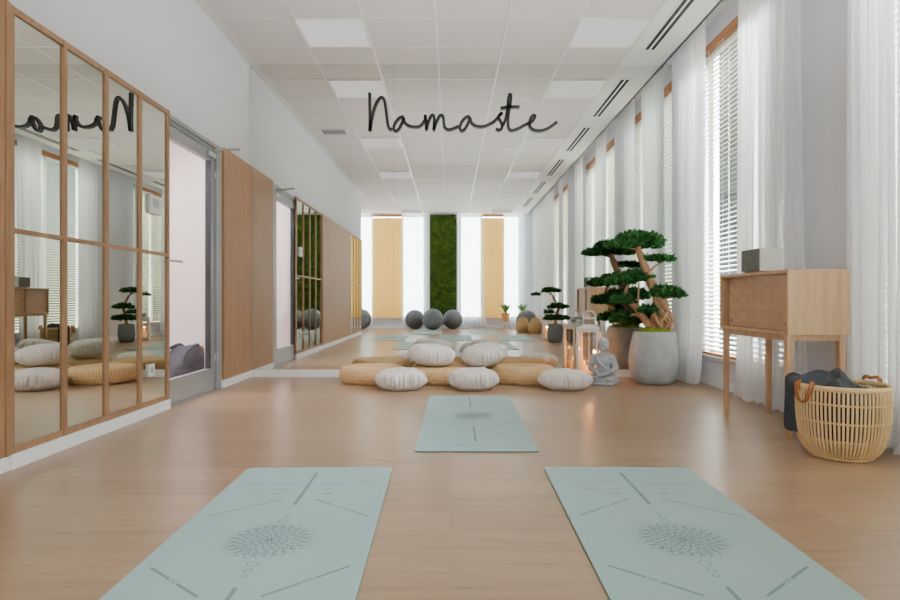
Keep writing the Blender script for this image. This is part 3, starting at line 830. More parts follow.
# ------------------------------------------------------------------ statue
def statue():
    m = MB()
    m.ell((0, 0.015, 0.06), (0.10, 0.08, 0.06))
    for s in (-1, 1):
        m.cap((0.055 * s, 0.02, 0.06), (0.125 * s, -0.045, 0.045), 0.052, 0.043)
        m.cap((0.125 * s, -0.045, 0.042), (-0.01 * s, -0.095, 0.036), 0.040, 0.030)
        m.ell((-0.045 * s, -0.085, 0.068 if s > 0 else 0.05), (0.045, 0.022, 0.018), rot=(0.2, 0, 0.3 * s))
        m.cap((0.092 * s, 0.022, 0.243), (0.128 * s, 0.005, 0.15), 0.037, 0.031)
        m.cap((0.128 * s, 0.003, 0.148), (0.04 * s, -0.08, 0.10), 0.029, 0.020)
        m.ell((0.02 * s, -0.092, 0.092 + 0.006 * s), (0.034, 0.022, 0.013), rot=(0, 0, -0.3 * s))
        for q in range(4):
            m.cap((0.012 * s, -0.082 - 0.009 * q, 0.094 + 0.006 * s), (-0.034 * s, -0.084 - 0.007 * q, 0.092 + 0.006 * s), 0.0062, 0.0045, 8)
        m.cap((0.03 * s, -0.088, 0.105), (0.004 * s, -0.092, 0.118), 0.006, 0.0045, 8)
        m.cap((0.050 * s, 0.012, 0.372), (0.049 * s, 0.010, 0.325), 0.008, 0.0095, 8)
        m.ell((0.019 * s, -0.043, 0.362), (0.014, 0.006, 0.006))       # eyelids
        m.cap((0.008 * s, -0.046, 0.373), (0.031 * s, -0.038, 0.374), 0.0035, 0.003, 8)   # brows
        m.ell((0.025 * s, -0.034, 0.341), (0.016, 0.013, 0.016))       # cheeks
    m.ell((0, 0.015, 0.13), (0.078, 0.062, 0.075)); m.ell((0, 0.012, 0.21), (0.092, 0.064, 0.062))
    m.cap((-0.075, 0.02, 0.246), (0.075, 0.02, 0.246), 0.040, 0.040)
    m.cap((0, 0.012, 0.26), (0, 0.008, 0.315), 0.034, 0.029)
    m.ell((0, 0.004, 0.357), (0.051, 0.052, 0.055)); m.ell((0, -0.008, 0.334), (0.036, 0.036, 0.034))
    m.ell((0, 0.012, 0.372), (0.056, 0.057, 0.047)); m.ell((0, 0.012, 0.424), (0.022, 0.022, 0.019))
    m.cap((0, -0.046, 0.37), (0, -0.056, 0.347), 0.004, 0.008, 8)
    m.ell((0, -0.045, 0.333), (0.014, 0.006, 0.0035)); m.ell((0, -0.043, 0.328), (0.011, 0.006, 0.004)); m.ell((0, -0.04, 0.313), (0.012, 0.01, 0.009))
    for i in range(5):           # curls on the hair cap
        for k in range(16):
            a = 2 * PI * k / 16 + i * 0.2; e = 0.3 + i * 0.27
            p = Vector((0.052 * math.cos(e) * math.cos(a), 0.012 + 0.054 * math.cos(e) * math.sin(a), 0.374 + 0.049 * math.sin(e)))
            if p.y > -0.03 or p.z > 0.392: m.ell(p, (0.007, 0.007, 0.007), 8, 6)
    for i in range(4):           # robe folds
        m.tube(spline([(-0.078 + 0.02 * i, -0.03, 0.262 - 0.01 * i), (-0.03 + 0.015 * i, -0.058 + 0.002 * i, 0.205 - 0.012 * i), (0.05 + 0.008 * i, -0.052, 0.14 - 0.008 * i)]), 0.0055, 8)
    for s in (-1, 1):
        for i in range(3):
            m.tube(spline([(0.13 * s, -0.075 + 0.022 * i, 0.035 + 0.018 * i), (0.07 * s, -0.125 + 0.03 * i, 0.03 + 0.02 * i), (0.0, -0.118 + 0.03 * i, 0.028 + 0.015 * i)]), 0.005, 8)
    m.ell((0, -0.09, 0.012), (0.14, 0.05, 0.018)); m.ell((0, 0.0, 0.014), (0.15, 0.10, 0.02))
    o = m.build('tmp', M['stone'])
    md = o.modifiers.new('r', 'REMESH'); md.mode = 'VOXEL'; md.voxel_size = 0.0032
    sm = o.modifiers.new('s', 'SMOOTH'); sm.factor = 0.5; sm.iterations = 2
    dg = bpy.context.evaluated_depsgraph_get()
    me = bpy.data.meshes.new_from_object(o.evaluated_get(dg)); me.name = 'statue'
    zmin = min(v.co.z for v in me.vertices)
    for v in me.vertices: v.co.z = max(0.0, v.co.z - zmin - 0.004)
    for p in me.polygons: p.use_smooth = True
    bpy.data.objects.remove(o)
    me.materials.clear(); me.materials.append(M['stone'])
    b = bpy.data.objects.new('buddha_statue', me); COL.objects.link(b)
    b.location = (1.455, 5.70, 0); b.rotation_euler = (0, 0, -0.42); b.scale = (0.92, 0.95, 1.02)
    return tag(b, 'pale grey stone seated meditating statue on the floor beside the lantern', 'statue')
statue()

# ------------------------------------------------------------------ lanterns and candles
def lantern(label, x, y, rz, k=1.0):
    t = thing('lantern', label, 'lantern', (x, y, 0), rz, 'white metal lanterns')
    h = 0.096 * k; H = 0.512 * k
    MB().box(-h - 0.015, h + 0.015, -h - 0.015, h + 0.015, 0, 0.03, 0.004).build('base', M['lant'], t)
    for sx in (-1, 1):
        for sy in (-1, 1):
            MB().box(sx * h - 0.013, sx * h + 0.013, sy * h - 0.013, sy * h + 0.013, 0.03, H, 0.003).build('post', M['lant'], t)
    for z0 in (0.031, H - 0.026):
        fr = MB()
        for s in (-1, 1):
            fr.box(-h + 0.013, h - 0.013, s * h - 0.009, s * h + 0.009, z0, z0 + 0.025); fr.box(s * h - 0.009, s * h + 0.009, -h + 0.013, h - 0.013, z0, z0 + 0.025)
        fr.build('rail_frame', M['lant'], t)
    for s in (-1, 1):
        MB().box(-h + 0.013, h - 0.013, s * h - 0.0015, s * h + 0.0015, 0.056, H - 0.026).build('glass_pane', M['lant_glass'], t)
        MB().box(s * h - 0.0015, s * h + 0.0015, -h + 0.013, h - 0.013, 0.056, H - 0.026).build('glass_pane', M['lant_glass'], t)
    r = MB(); a, b = h + 0.016, 0.045 * k
    z0, z1 = H, H + 0.045 * k
    r.box(-a, a, -a, a, z0, z0 + 0.014, 0.003)
    r.add([(-a, -a, z0 + 0.014), (a, -a, z0 + 0.014), (a, a, z0 + 0.014), (-a, a, z0 + 0.014), (-b, -b, z1), (b, -b, z1), (b, b, z1), (-b, b, z1)], [(0, 1, 5, 4), (1, 2, 6, 5), (2, 3, 7, 6), (3, 0, 4, 7), (4, 5, 6, 7)])
    roof = r.build('roof', M['lant'], t)
    MB().box(-b, b, -b, b, z1, z1 + 0.055 * k, 0.003).build('chimney', M['chrome'], roof)
    MB().box(-b - 0.012, b + 0.012, -b - 0.012, b + 0.012, z1 + 0.055 * k, z1 + 0.068 * k, 0.003).build('chimney_cap', M['lant'], roof)
    MB().ring((0, 0, z1 + 0.075 * k), 0.062 * k, 0.0065, 36, 8, 'y').build('ring_handle', M['lant'], t, True)
    return t
LX, LY = 1.385, 5.965
lantern('white metal lantern with lit candles beside the stone statue', LX, LY, -0.40)
lantern('white metal lantern next to the small bonsai, seen in the mirror', 1.93, 0.56, 0.3, 0.85)
def candle(label, x, y, r, h, z=0.031):
    t = thing('pillar_candle', label, 'candle', (x, y, z), 0, 'lit pillar candles')
    MB().lathe([(r * 0.98, 0), (r, 0.004), (r, h - 0.005), (r * 0.9, h), (r * 0.75, h - 0.006), (0.001, h - 0.008)], 28).build('wax', M['wax'], t, True, 40)
    MB().tube([(0, 0, h - 0.009), (0.001, 0, h + 0.010)], 0.0016, 6).build('wick', M['wick'], t)
    MB().lathe([(0.0005, h + 0.004), (0.006, h + 0.012), (0.0075, h + 0.02), (0.004, h + 0.034), (0.0005, h + 0.048)], 12).build('flame', M['flame'], t, True)
candle('tall cream pillar candle burning in the lantern, right side', LX + 0.038, LY + 0.02, 0.036, 0.16)
candle('short cream pillar candle burning in the lantern, front', LX + 0.018, LY - 0.058, 0.034, 0.08)
candle('medium cream pillar candle burning in the lantern, left side', LX - 0.046, LY + 0.015, 0.036, 0.12)
candle('cream pillar candle burning in the second lantern, seen in the mirror', 1.93, 0.56, 0.04, 0.15)

# ------------------------------------------------------------------ trees
def pad(mb, c, r, n, seed, leaf=0.05, flat=0.5):
    rr = random.Random(seed); c = Vector(c); leaf *= 1.25
    for i in range(n):
        while True:
            p = Vector((rr.uniform(-1, 1), rr.uniform(-1, 1), rr.uniform(-1, 1)))
            if p.length < 1: break
        p = p.normalized() * (p.length ** 0.5)
        p.z *= 0.85 if p.z > 0 else 0.5
        e = 1 + 0.5 * nz(p.x * 2.5 + seed, p.y * 2.5, 3.1)
        q = c + Vector((p.x * r[0] * e, p.y * r[1] * e, p.z * r[2] * (1 + 0.5 * nz(p.x * 4, p.y * 4, seed))))
        if rr.random() < 0.12: q = c + (q - c) * rr.uniform(1.08, 1.28)
        base = Vector((p.x, p.y, 0.35 + 0.5 * p.z)).normalized()
        L = leaf * rr.uniform(0.6, 1.25)
        for k in range(4):
            dr = (base + Vector((rr.uniform(-1, 1), rr.uniform(-1, 1), rr.uniform(-0.5, 0.8))) * 0.75).normalized()
            sd = dr.cross(Vector((rr.uniform(-1, 1), rr.uniform(-1, 1), rr.uniform(-1, 1)))).normalized() * L * 0.17
            mb.add([q, q + dr * L * 0.5 + sd, q + dr * L, q + dr * L * 0.5 - sd], [(0, 1, 2, 3)])
bt = thing('bonsai_tree', 'tall sculpted juniper bonsai in a big concrete pot by the corner', 'bonsai', (1.962, 5.77, 0))
PK = 0.95
pr = [(0.001, 0.0), (0.15, 0.0), (0.185, 0.012), (0.215, 0.05), (0.238, 0.11), (0.248, 0.18), (0.248, 0.24), (0.24, 0.31), (0.226, 0.39), (0.21, 0.46), (0.203, 0.495), (0.196, 0.5), (0.19, 0.495), (0.19, 0.46), (0.001, 0.455)]
MB().lathe([(r_ * PK, z_) for r_, z_ in pr], 64).build('pot', M['concrete'], bt, True, 50)
ms = MB()
def mossf(u, t):
    a = 2 * PI * u; r = 0.178 * t
    return (r * math.cos(a), r * math.sin(a), 0.488 + 0.05 * (1 - t ** 2.2) + 0.016 * nz(r * math.cos(a) * 22, r * math.sin(a) * 22, 1) * (1 - t ** 6))
ms.sheet(mossf, 60, 20); ms.build('moss', M['moss'], bt, True, weld=True)
tr = MB()
tr.tube(spline([(0.05, 0, 0.47), (0.075, 0, 0.62), (0.06, 0, 0.76), (0.015, -0.01, 0.86), (-0.035, 0, 0.98), (-0.075, 0.01, 1.09), (-0.115, 0.0, 1.19), (-0.165, 0, 1.33)], 6), [0.062, 0.066, 0.066, 0.062, 0.056] * 3 + [0.048] * 10 + [0.044] * 8 + [0.036] * 6 + [0.03] * 4, 10)
for i in range(13):
    a0 = 2 * PI * i / 13; P = []
    sg = 1 if i % 2 else -1
    for k in range(19):
        t = k / 18; a = a0 + sg * (2.6 + 0.5 * math.sin(i)) * t; rr_ = 0.050 + 0.042 * math.sin(PI * min(1, 0.15 + t * 0.95)) ** 0.8 + 0.007 * math.sin(5 * t * PI + i)
        P.append((0.072 - 0.02 * t * t + rr_ * math.cos(a), rr_ * 0.8 * math.sin(a), 0.475 + 0.34 * t))
    tr.tube(spline(P, 3), 0.0125 + 0.004 * (i % 3), 8)
tr.build('trunk', M['bark'], bt, True)
def branch(P, r0, r1):
    Q = spline(P, 5); MB().tube(Q, [r0 + (r1 - r0) * i / (len(Q) - 1) for i in range(len(Q))], 8).build('branch', M['bark'], bt, True)
branch([(0.0, 0.02, 0.50), (-0.08, 0.03, 0.61), (-0.15, 0.05, 0.72), (-0.23, 0.08, 0.80), (-0.24, 0.10, 0.90), (-0.19, 0.08, 0.985)], 0.042, 0.012)
branch([(-0.10, 0.03, 0.63), (-0.16, 0.12, 0.66), (-0.2, 0.2, 0.60)], 0.018, 0.008)
branch([(-0.14, 0.05, 0.70), (-0.14, 0.04, 0.82), (-0.13, 0.05, 0.97)], 0.012, 0.008)
branch([(-0.06, 0.0, 1.05), (0.0, -0.01, 1.12), (0.08, -0.02, 1.165)], 0.014, 0.006)
branch([(0.04, -0.02, 0.77), (0.09, -0.05, 0.81), (0.15, -0.07, 0.83)], 0.018, 0.007)
branch([(-0.15, 0.0, 1.28), (-0.25, -0.02, 1.31), (-0.33, -0.03, 1.31)], 0.018, 0.006)
branch([(0.06, 0.04, 0.60), (0.04, 0.12, 0.62), (0.0, 0.2, 0.60)], 0.02, 0.008)
branch([(-0.21, 0.07, 0.78), (-0.27, 0.1, 0.79), (-0.31, 0.12, 0.79)], 0.012, 0.006)
def fol(blobs, seed, parent=bt, leaf=0.05):
    mb = MB()
    for i, (c_, r_, n_) in enumerate(blobs): pad(mb, c_, r_, n_, seed * 10 + i, leaf)
    mb.build('foliage', M['juniper'], parent)
fol([((-0.13, 0.0, 1.365), (0.16, 0.15, 0.06), 520), ((-0.31, -0.02, 1.315), (0.12, 0.11, 0.04), 300), ((-0.04, 0.05, 1.325), (0.10, 0.10, 0.045), 200), ((-0.2, 0.03, 1.40), (0.09, 0.09, 0.035), 130)], 1)
fol([((0.03, -0.02, 1.185), (0.11, 0.06, 0.022), 130), ((0.11, -0.02, 1.17), (0.06, 0.04, 0.014), 50)], 2)
fol([((-0.15, 0.08, 1.01), (0.12, 0.12, 0.055), 320), ((-0.30, 0.10, 0.97), (0.10, 0.10, 0.045), 240)], 3)
fol([((0.09, -0.07, 0.855), (0.12, 0.10, 0.055), 360), ((0.15, -0.07, 0.835), (0.07, 0.07, 0.025), 90)], 4)
fol([((-0.12, 0.24, 0.60), (0.22, 0.10, 0.055), 520), ((0.05, 0.24, 0.60), (0.12, 0.08, 0.05), 220)], 5)
fol([((-0.27, 0.10, 0.78), (0.09, 0.10, 0.05), 200), ((-0.13, 0.16, 0.83), (0.10, 0.09, 0.06), 220)], 6)
fol([((-0.07, -0.03, 0.69), (0.055, 0.05, 0.03), 90)], 7)

sb = thing('bonsai_tree', 'small juniper bonsai in a slate grey pot, seen in the mirror', 'bonsai', (2.0, 1.08, 0))
MB().lathe([(0.001, 0), (0.10, 0), (0.13, 0.02), (0.148, 0.10), (0.15, 0.18), (0.142, 0.27), (0.135, 0.34), (0.125, 0.34), (0.125, 0.31), (0.001, 0.31)], 40).build('pot', M['small_pot'], sb, True, 50)
mm = MB()
mm.sheet(lambda u, t: (0.123 * t * math.cos(2 * PI * u), 0.123 * t * math.sin(2 * PI * u), 0.325 + 0.03 * (1 - t * t)), 30, 8); mm.build('moss', M['moss'], sb, True, weld=True)
MB().tube(spline([(0, 0, 0.32), (0.02, 0, 0.5), (0.06, 0, 0.65), (0.0, 0.01, 0.78), (-0.06, 0, 0.9), (-0.12, 0, 0.96)], 5), [0.03] * 10 + [0.022] * 9 + [0.014] * 7, 8).build('trunk', M['bark'], sb, True)
MB().tube(spline([(-0.05, 0, 0.89), (-0.2, 0, 0.95), (-0.32, 0, 0.92), (-0.4, 0, 0.88)], 5), 0.008, 6).build('branch', M['bark'], sb, True)
fol([((-0.08, 0, 0.965), (0.15, 0.12, 0.04), 300), ((-0.36, 0, 0.89), (0.06, 0.04, 0.012), 60)], 20, sb)
fol([((0.05, 0, 0.66), (0.15, 0.12, 0.05), 300)], 21, sb)
fol([((0.02, 0, 0.44), (0.22, 0.16, 0.05), 460), ((-0.12, 0.02, 0.56), (0.06, 0.06, 0.03), 80)], 22, sb)

# ------------------------------------------------------------------ cabinet, speaker
cb = thing('sideboard', 'oak sideboard on tall slim legs with sliding doors at right wall', 'cabinet', (1.92, 3.41, 0))
W, L, Z0, Z1 = 0.355, 0.86, 0.60, 0.975
t_ = 0.02; cm = MB()
cm.box(0, W, 0, L, Z1 - t_, Z1, 0.002).box(0, W, 0, L, Z0, Z0 + t_, 0.002).box(0, W, 0, t_, Z0 + t_, Z1 - t_).box(0, W, L - t_, L, Z0 + t_, Z1 - t_).box(W - 0.012, W, t_, L - t_, Z0 + t_, Z1 - t_)
cm.build('carcass', M['oak_cab'], cb)
def chevron_door(y0, y1, x):
    m = MB(); n = 6; z0, z1 = Z0 + t_ + 0.002, Z1 - t_ - 0.002
    m.box(x, x + 0.014, y0, y1, z0, z1)
    dr = m.build('sliding_door', M['oak_door'], cb)
    v = MB(); st = (y1 - y0) / 4
    for i in range(4):
        for j in range(-1, 9):
            s_ = 1 if i % 2 else -1
            za = z0 + j * 0.05; ya, yb = y0 + i * st, y0 + (i + 1) * st
            q = [(ya, za), (yb, za + s_ * 0.06), (yb, za + s_ * 0.06 + 0.0475), (ya, za + 0.0475)]
            q = [(yy, min(max(zz, z0), z1)) for yy, zz in q]
            if abs(q[0][1] - q[3][1]) + abs(q[1][1] - q[2][1]) > 0.002:
                v.cur = (i + j) % 2; v.add([(x - 0.0008, yy, zz) for yy, zz in q], [(0, 1, 2, 3)])
    v.build('chevron_veneer', [M['oak_door'], M['oak_door2']], dr)
    return dr
M['oak_door2'] = wood('cabinet_door_oak_pale', S(163, 127, 96), S(193, 156, 122), 'y', 0.45, 18)
d1 = chevron_door(t_ + 0.001, L * 0.54, 0.022); d2 = chevron_door(L * 0.5, L - t_ - 0.04, 0.040)
for dr, y, x in ((d1, 0.055, 0.021), (d2, L - 0.10, 0.0385)):
    MB().tube([(x, y, Z0 + 0.06), (x - 0.003, y, Z0 + 0.06)], 0.011, 14).build('finger_pull', M['leather'], dr)
MB().box(0.012, 0.032, 0.03, L - 0.03, Z0 - 0.035, Z0 - 0.0005).box(W - 0.032, W - 0.012, 0.03, L - 0.03, Z0 - 0.035, Z0 - 0.0005).box(0.032, W - 0.032, 0.03, 0.05, Z0 - 0.035, Z0 - 0.0005).box(0.032, W - 0.032, L - 0.05, L - 0.03, Z0 - 0.035, Z0 - 0.0005).build('apron', M['oak_door'], cb)
for (x, y) in ((0.028, 0.04), (W - 0.028, 0.04), (0.028, L - 0.04), (W - 0.028, L - 0.04)):
    a, b = 0.018, 0.0135; m = MB()
    zt = Z0 - 0.001
    m.add([(x - b, y - b, 0), (x + b, y - b, 0), (x + b, y + b, 0), (x - b, y + b, 0), (x - a, y - a, zt), (x + a, y - a, zt), (x + a, y + a, zt), (x - a, y + a, zt)], [(3, 2, 1, 0), (4, 5, 6, 7), (0, 1, 5, 4), (1, 2, 6, 5), (2, 3, 7, 6), (3, 0, 4, 7)])
    m.build('leg', M['oak_cab'], cb)
sp = thing('speaker', 'white box speaker with grey cloth front standing on the sideboard', 'speaker', (1.945, 3.775, Z1))
MB().box(0.006, 0.15, 0, 0.235, 0.008, 0.155, 0.006).build('housing', M['spk_white'], sp)
gr = MB().box(0.0, 0.0062, 0.004, 0.231, 0.012, 0.151, 0.002).build('grille', M['spk_grille'], sp)
lg = MB(); P = []
for k in range(60):
    t = k / 59; P.append((-0.001, 0.155 - 0.085 * t - 0.006 * math.sin(t * 30), 0.073 + 0.011 * math.sin(t * 30 + 0.6) * (1 - 0.5 * t)))
lg.tube(P, 0.0016, 5); lg.build('logo', M['logo'], gr)
MB().box(0.02, 0.14, 0.01, 0.225, 0.0, 0.008).build('foot', M['leather'], sp)

# ------------------------------------------------------------------ basket with blanket
bk = thing('woven_basket', 'round open rattan basket with leather handles by the sideboard', 'basket', (2.012, 3.09, 0), 0.0)
prof = [(0.165, 0.012), (0.195, 0.03), (0.222, 0.07), (0.240, 0.12), (0.250, 0.18), (0.256, 0.25), (0.257, 0.31), (0.254, 0.36)]
BS = 0.835
prof = [(r_ * BS, z_) for r_, z_ in prof]
def prr(z):
    for (r0, z0), (r1, z1) in zip(prof, prof[1:]):
        if z <= z1: return r0 + (r1 - r0) * max(0, (z - z0) / (z1 - z0))
    return prof[-1][0]
sk = MB(); N = 72
for i in range(N):
    a = 2 * PI * i / N; w_ = 0.0075
    sk.tube([(r * math.cos(a), r * math.sin(a), z) for r, z in spline([(p[0], 0, p[1]) for p in prof], 3) and [(q.x, q.z) for q in spline([(p[0], 0, p[1]) for p in prof], 3)]], 0.0054, 6, True, (0.75, 1.15))
sk.build('cane_stakes', M['cane'], bk, True)
for z in (0.105, 0.195, 0.285):
    m = MB(); n = 240
    for sgn_ in (1, -1):
        m.tube([((prr(z) + 0.0065 * math.cos(k * PI * N / 120 * 1.0 + (0 if sgn_ > 0 else PI))) * math.cos(2 * PI * k / n), (prr(z) + 0.0065 * math.cos(k * PI * N / 120 + (0 if sgn_ > 0 else PI))) * math.sin(2 * PI * k / n), z + 0.004 * math.sin(k * PI * N / 120 + (0 if sgn_ > 0 else PI))) for k in range(n + 1)], 0.0029, 5)
    m.build('hoop', M['cane'], bk, True)
rm = MB(); rm.ring((0, 0, 0.362), 0.254 * BS, 0.011, 72, 8, 'z', (0.8, 1.2)); rm.build('rim', M['cane'], bk, True)
bs = MB(); bs.lathe([(0.001, 0.0), (0.13, 0.0), (0.137, 0.008), (0.13, 0.014), (0.001, 0.014)], 40).ring((0, 0, 0.009), 0.138, 0.009, 60, 8); bs.build('basket_base', M['cane'], bk, True, 40)
for a0 in (3.38, 0.32):
    m = MB()
    def hp(da, dz, dr): a = a0 + da; r = 0.262 * BS + dr; return (r * math.cos(a), r * math.sin(a), 0.362 + dz)
    if a0 > 2: path = [hp(-0.17, -0.02, 0.012), hp(-0.19, 0.025, 0.003), hp(-0.18, -0.01, 0.02), hp(-0.1, -0.06, 0.022), hp(0.02, -0.075, 0.022), hp(0.13, -0.055, 0.022), hp(0.19, -0.005, 0.02), hp(0.19, 0.025, 0.003), hp(0.17, -0.02, 0.012)]
    else: path = [hp(-0.2, -0.02, 0.012), hp(-0.2, 0.02, 0.004), hp(-0.14, 0.035, 0.0), hp(0, 0.03, -0.012), hp(0.14, 0.035, 0.0), hp(0.2, 0.02, 0.004), hp(0.2, -0.02, 0.012)]
    m.tube(spline(path, 6), 0.012, 8, True, (1, 0.55)); m.build('handle', M['leather'], bk, True)
bl = MB()
def blf(u, t):
    a = 2 * PI * u
    dl = abs((a - 2.60 + PI) % (2 * PI) - PI)
    flap = max(0.0, min(1.0, (0.52 - dl) / 0.25)); flap = flap * flap * (3 - 2 * flap)
    rside = max(0.0, math.cos(a + 0.45))
    n1 = nz(2.2 * t * math.cos(a), 2.2 * t * math.sin(a), 4.0); n2 = nz(5 * t * math.cos(a) + 3, 5 * t * math.sin(a), 1.0)
    rin = 0.186 * min(1, t / 0.6)
    zin = 0.365 - 0.05 * rside * min(1, t / 0.5) + 0.055 * n1 + 0.03 * n2 + 0.012 + 0.05 * math.exp(-((rin * math.cos(a) + 0.02) ** 2 + (rin * math.sin(a) - 0.08) ** 2) / 0.012) + 0.02 * math.sin(26 * (rin * math.cos(a) * 0.7 - rin * math.sin(a)) + 2 * n1)
    edge = min(1, t / 0.6)
    zin -= 0.05 * edge ** 4 * (1 - flap)
    if t <= 0.6:
        z = zin + flap * edge ** 3 * (0.40 - zin)
        return (rin * math.cos(a), rin * math.sin(a), z)
    q = (t - 0.6) / 0.4
    # outside the rim for the flap; tucked down inside otherwise
    zo = 0.40 + 0.01 * math.sin(PI * min(1, q * 4)) - max(0, q - 0.22) / 0.78 * (0.25 + 0.04 * math.sin(9 * a))
    ro = 0.186 + min(1, q / 0.22) * 0.052 + 0.010 * math.sin(14 * a) * q + (0.012 if q > 0.22 else 0)
    zi = zin - 0.27 * q; ri = 0.186 - 0.03 * q
    r = ri + (ro - ri) * flap; z = zi + (zo - zi) * flap
    if flap < 0.5:
        z = max(z, 0.10); r = min(r, 0.196, prr(z) - 0.022)
    return (r * math.cos(a), r * math.sin(a), z)
bl.sheet(blf, 140, 50)
bo = bl.build('blanket', M['blanket'], None, True, weld=True)
bo.location = (2.012, 3.09, 0)
tag(bo, 'charcoal grey blanket crumpled in the basket and spilling over its left rim', 'blanket')

# ------------------------------------------------------------------ things behind the camera (seen in the mirror)
mp = MB()
def mf(u, t): return (-0.38 + 0.76 * u, 0.055 + 0.03 * nz(u * 14, t * 50, 1) + 0.012 * nz(u * 50, t * 180, 2), 0.12 + 3.1 * t)
mp.sheet(mf, 60, 200)
mr = thing('moss_panel', 'tall dark green moss wall panel between the curtains, seen in the mirror', 'wall panel', (-0.19, YB, 0))
mp.build('moss', M['mosswall'], mr, True)
MB().box(-0.385, 0.385, 0.001, 0.012, 0.115, 3.225).build('backing_board', M['alu_dark'], mr)
def gym_ball(label, x, y, r):
    t = thing('exercise_ball', label, 'exercise ball', (x, y, 0), 0, 'grey exercise balls')
    m = MB(); prof_ = []
    for j in range(49):
        ph = -PI / 2 + PI * j / 48; k = 1 + (0.004 if j % 3 == 0 and 12 < j < 36 else 0)
        prof_.append((max(0.0005, r * math.cos(ph) * k), r + r * math.sin(ph)))
    m.lathe(prof_, 48); m.build('ball_skin', M['ball'], t, True)
    MB().tube([(r * 0.71, 0, r * 1.71), (r * 0.72, 0, r * 1.72)], 0.012, 10).build('valve_plug', M['alu_dark'], t)
gym_ball('dark grey exercise ball in the mirror, leftmost of three at moss panel', -0.965, -3.96, 0.268)
gym_ball('dark grey exercise ball in the mirror, middle of three at moss panel', -0.463, -3.55, 0.285)
gym_ball('dark grey exercise ball in the mirror, rightmost of three at moss panel', 0.075, -3.96, 0.268)
gym_ball('dark grey exercise ball in the mirror, half hidden behind left wall end', -2.42, -3.84, 0.28)
gym_ball('dark grey exercise ball in the mirror, behind the tan woven baskets', 1.93, -2.62, 0.27)
def seagrass(label, x, y):
    t = thing('seagrass_basket', label, 'basket', (x, y, 0), 0, 'tan seagrass baskets')
    m = MB(); pf = []
    for j in range(37):
        z = 0.36 * j / 36; r = 0.13 + 0.05 * math.sin(PI * min(1, z / 0.30)) - 0.03 * (z / 0.36) ** 2
        pf.append((r + 0.004 * abs(math.sin(j * PI / 3)), z))
    pf += [(pf[-1][0] - 0.012, 0.36), (pf[-1][0] - 0.012, 0.22)]
    m.lathe([(0.001, 0)] + pf + [(0.001, 0.22)], 40); m.build('woven_body', M['wicker_tan'], t, True)
    for s in (-1, 1): MB().ring((0, s * 0.135, 0.36), 0.035, 0.007, 20, 6, 'y').build('handle', M['wicker_tan'], t, True)
    return t
seagrass('tan woven basket of small steel balls in the mirror, left of the pair', 1.78, -2.12)
seagrass('tan woven basket of small steel balls in the mirror, right of the pair', 2.04, -1.85)
hb = None
for (bx, by) in ((1.78, -2.12), (2.04, -1.85)):
    side = 'left' if bx < 1.9 else 'right'
    for i, (dx, dy) in enumerate(((-0.056, 0.035), (0.056, 0.03), (0.0, -0.062))):
        o = MB().ell((0, 0, 0.05), (0.05, 0.05, 0.05), 20, 14).build('hand_weight_ball', M['chrome'], None, True) if hb is None else hb.copy()
        if hb is None: hb = o
        else: COL.objects.link(o)
        o.location = (bx + dx, by + dy, 0.223)
        tag(o, 'small shiny steel ball in the %s tan basket, %s, seen in the mirror' % (side, ('left one', 'right one', 'front one')[i]), 'ball', 'steel balls in the tan baskets')
def potplant(label, x, y, seed):
    t = thing('potted_plant', label, 'potted plant', (x, y, 0), 0.4 * seed, 'terracotta potted plants')
    MB().lathe([(0.001, 0.2), (0.06, 0.2), (0.085, 0.24), (0.115, 0.40), (0.125, 0.44), (0.115, 0.44), (0.10, 0.40), (0.001, 0.40)], 32).build('pot', M['terracotta'], t, True, 40)
    for k in range(3):
        a = 2 * PI * k / 3; MB().tube([(0.13 * math.cos(a), 0.13 * math.sin(a), 0), (0.075 * math.cos(a), 0.075 * math.sin(a), 0.245)], [0.008, 0.012], 8).build('leg', M['lightwood'], t, True)
    rr = random.Random(seed); m = MB()
    for i in range(34):
        a = rr.uniform(0, 2 * PI); l = rr.uniform(0.18, 0.37); lean = rr.uniform(0.15, 0.9)
        P = [(0, 0, 0.40), (l * 0.4 * lean * math.cos(a), l * 0.4 * lean * math.sin(a), 0.40 + l * 0.55), (l * lean * math.cos(a), l * lean * math.sin(a), 0.40 + l * (1.0 - 0.35 * lean))]
        Q = spline(P, 4); wd = Vector((-math.sin(a), math.cos(a), 0)); n = len(Q)
        vs = []
        for k, q in enumerate(Q):
            w_ = 0.026 * math.sin(PI * min(0.99, (k + 0.6) / n)); vs += [q + wd * w_, q - wd * w_]
        m.add(vs, [(2 * k, 2 * k + 1, 2 * k + 3, 2 * k + 2) for k in range(n - 1)])
    m.build('leaves', M['leafgreen'], t, True)
potplant('leafy plant in terracotta pot on legs in the mirror, left of the pair', 1.53, -4.0, 1)
potplant('leafy plant in terracotta pot on legs in the mirror, right of the pair', 2.0, -3.98, 2)

# ------------------------------------------------------------------ outside
nb = thing('neighbouring_building', 'blue-grey building glimpsed outside through the slatted blind', 'building', (9.5, 18, -3.0))
MB().box(-7.5, 9, 0, 6, 0, 16).build('facade', M['facade'], nb)
for i in range(6):
    for j in range(4):
        MB().box(-6.6 + 2.4 * i, -5.2 + 2.4 * i, -0.06, -0.002, 1.2 + 3.6 * j, 3.4 + 3.6 * j).build('window', M['facade_glass'], nb)

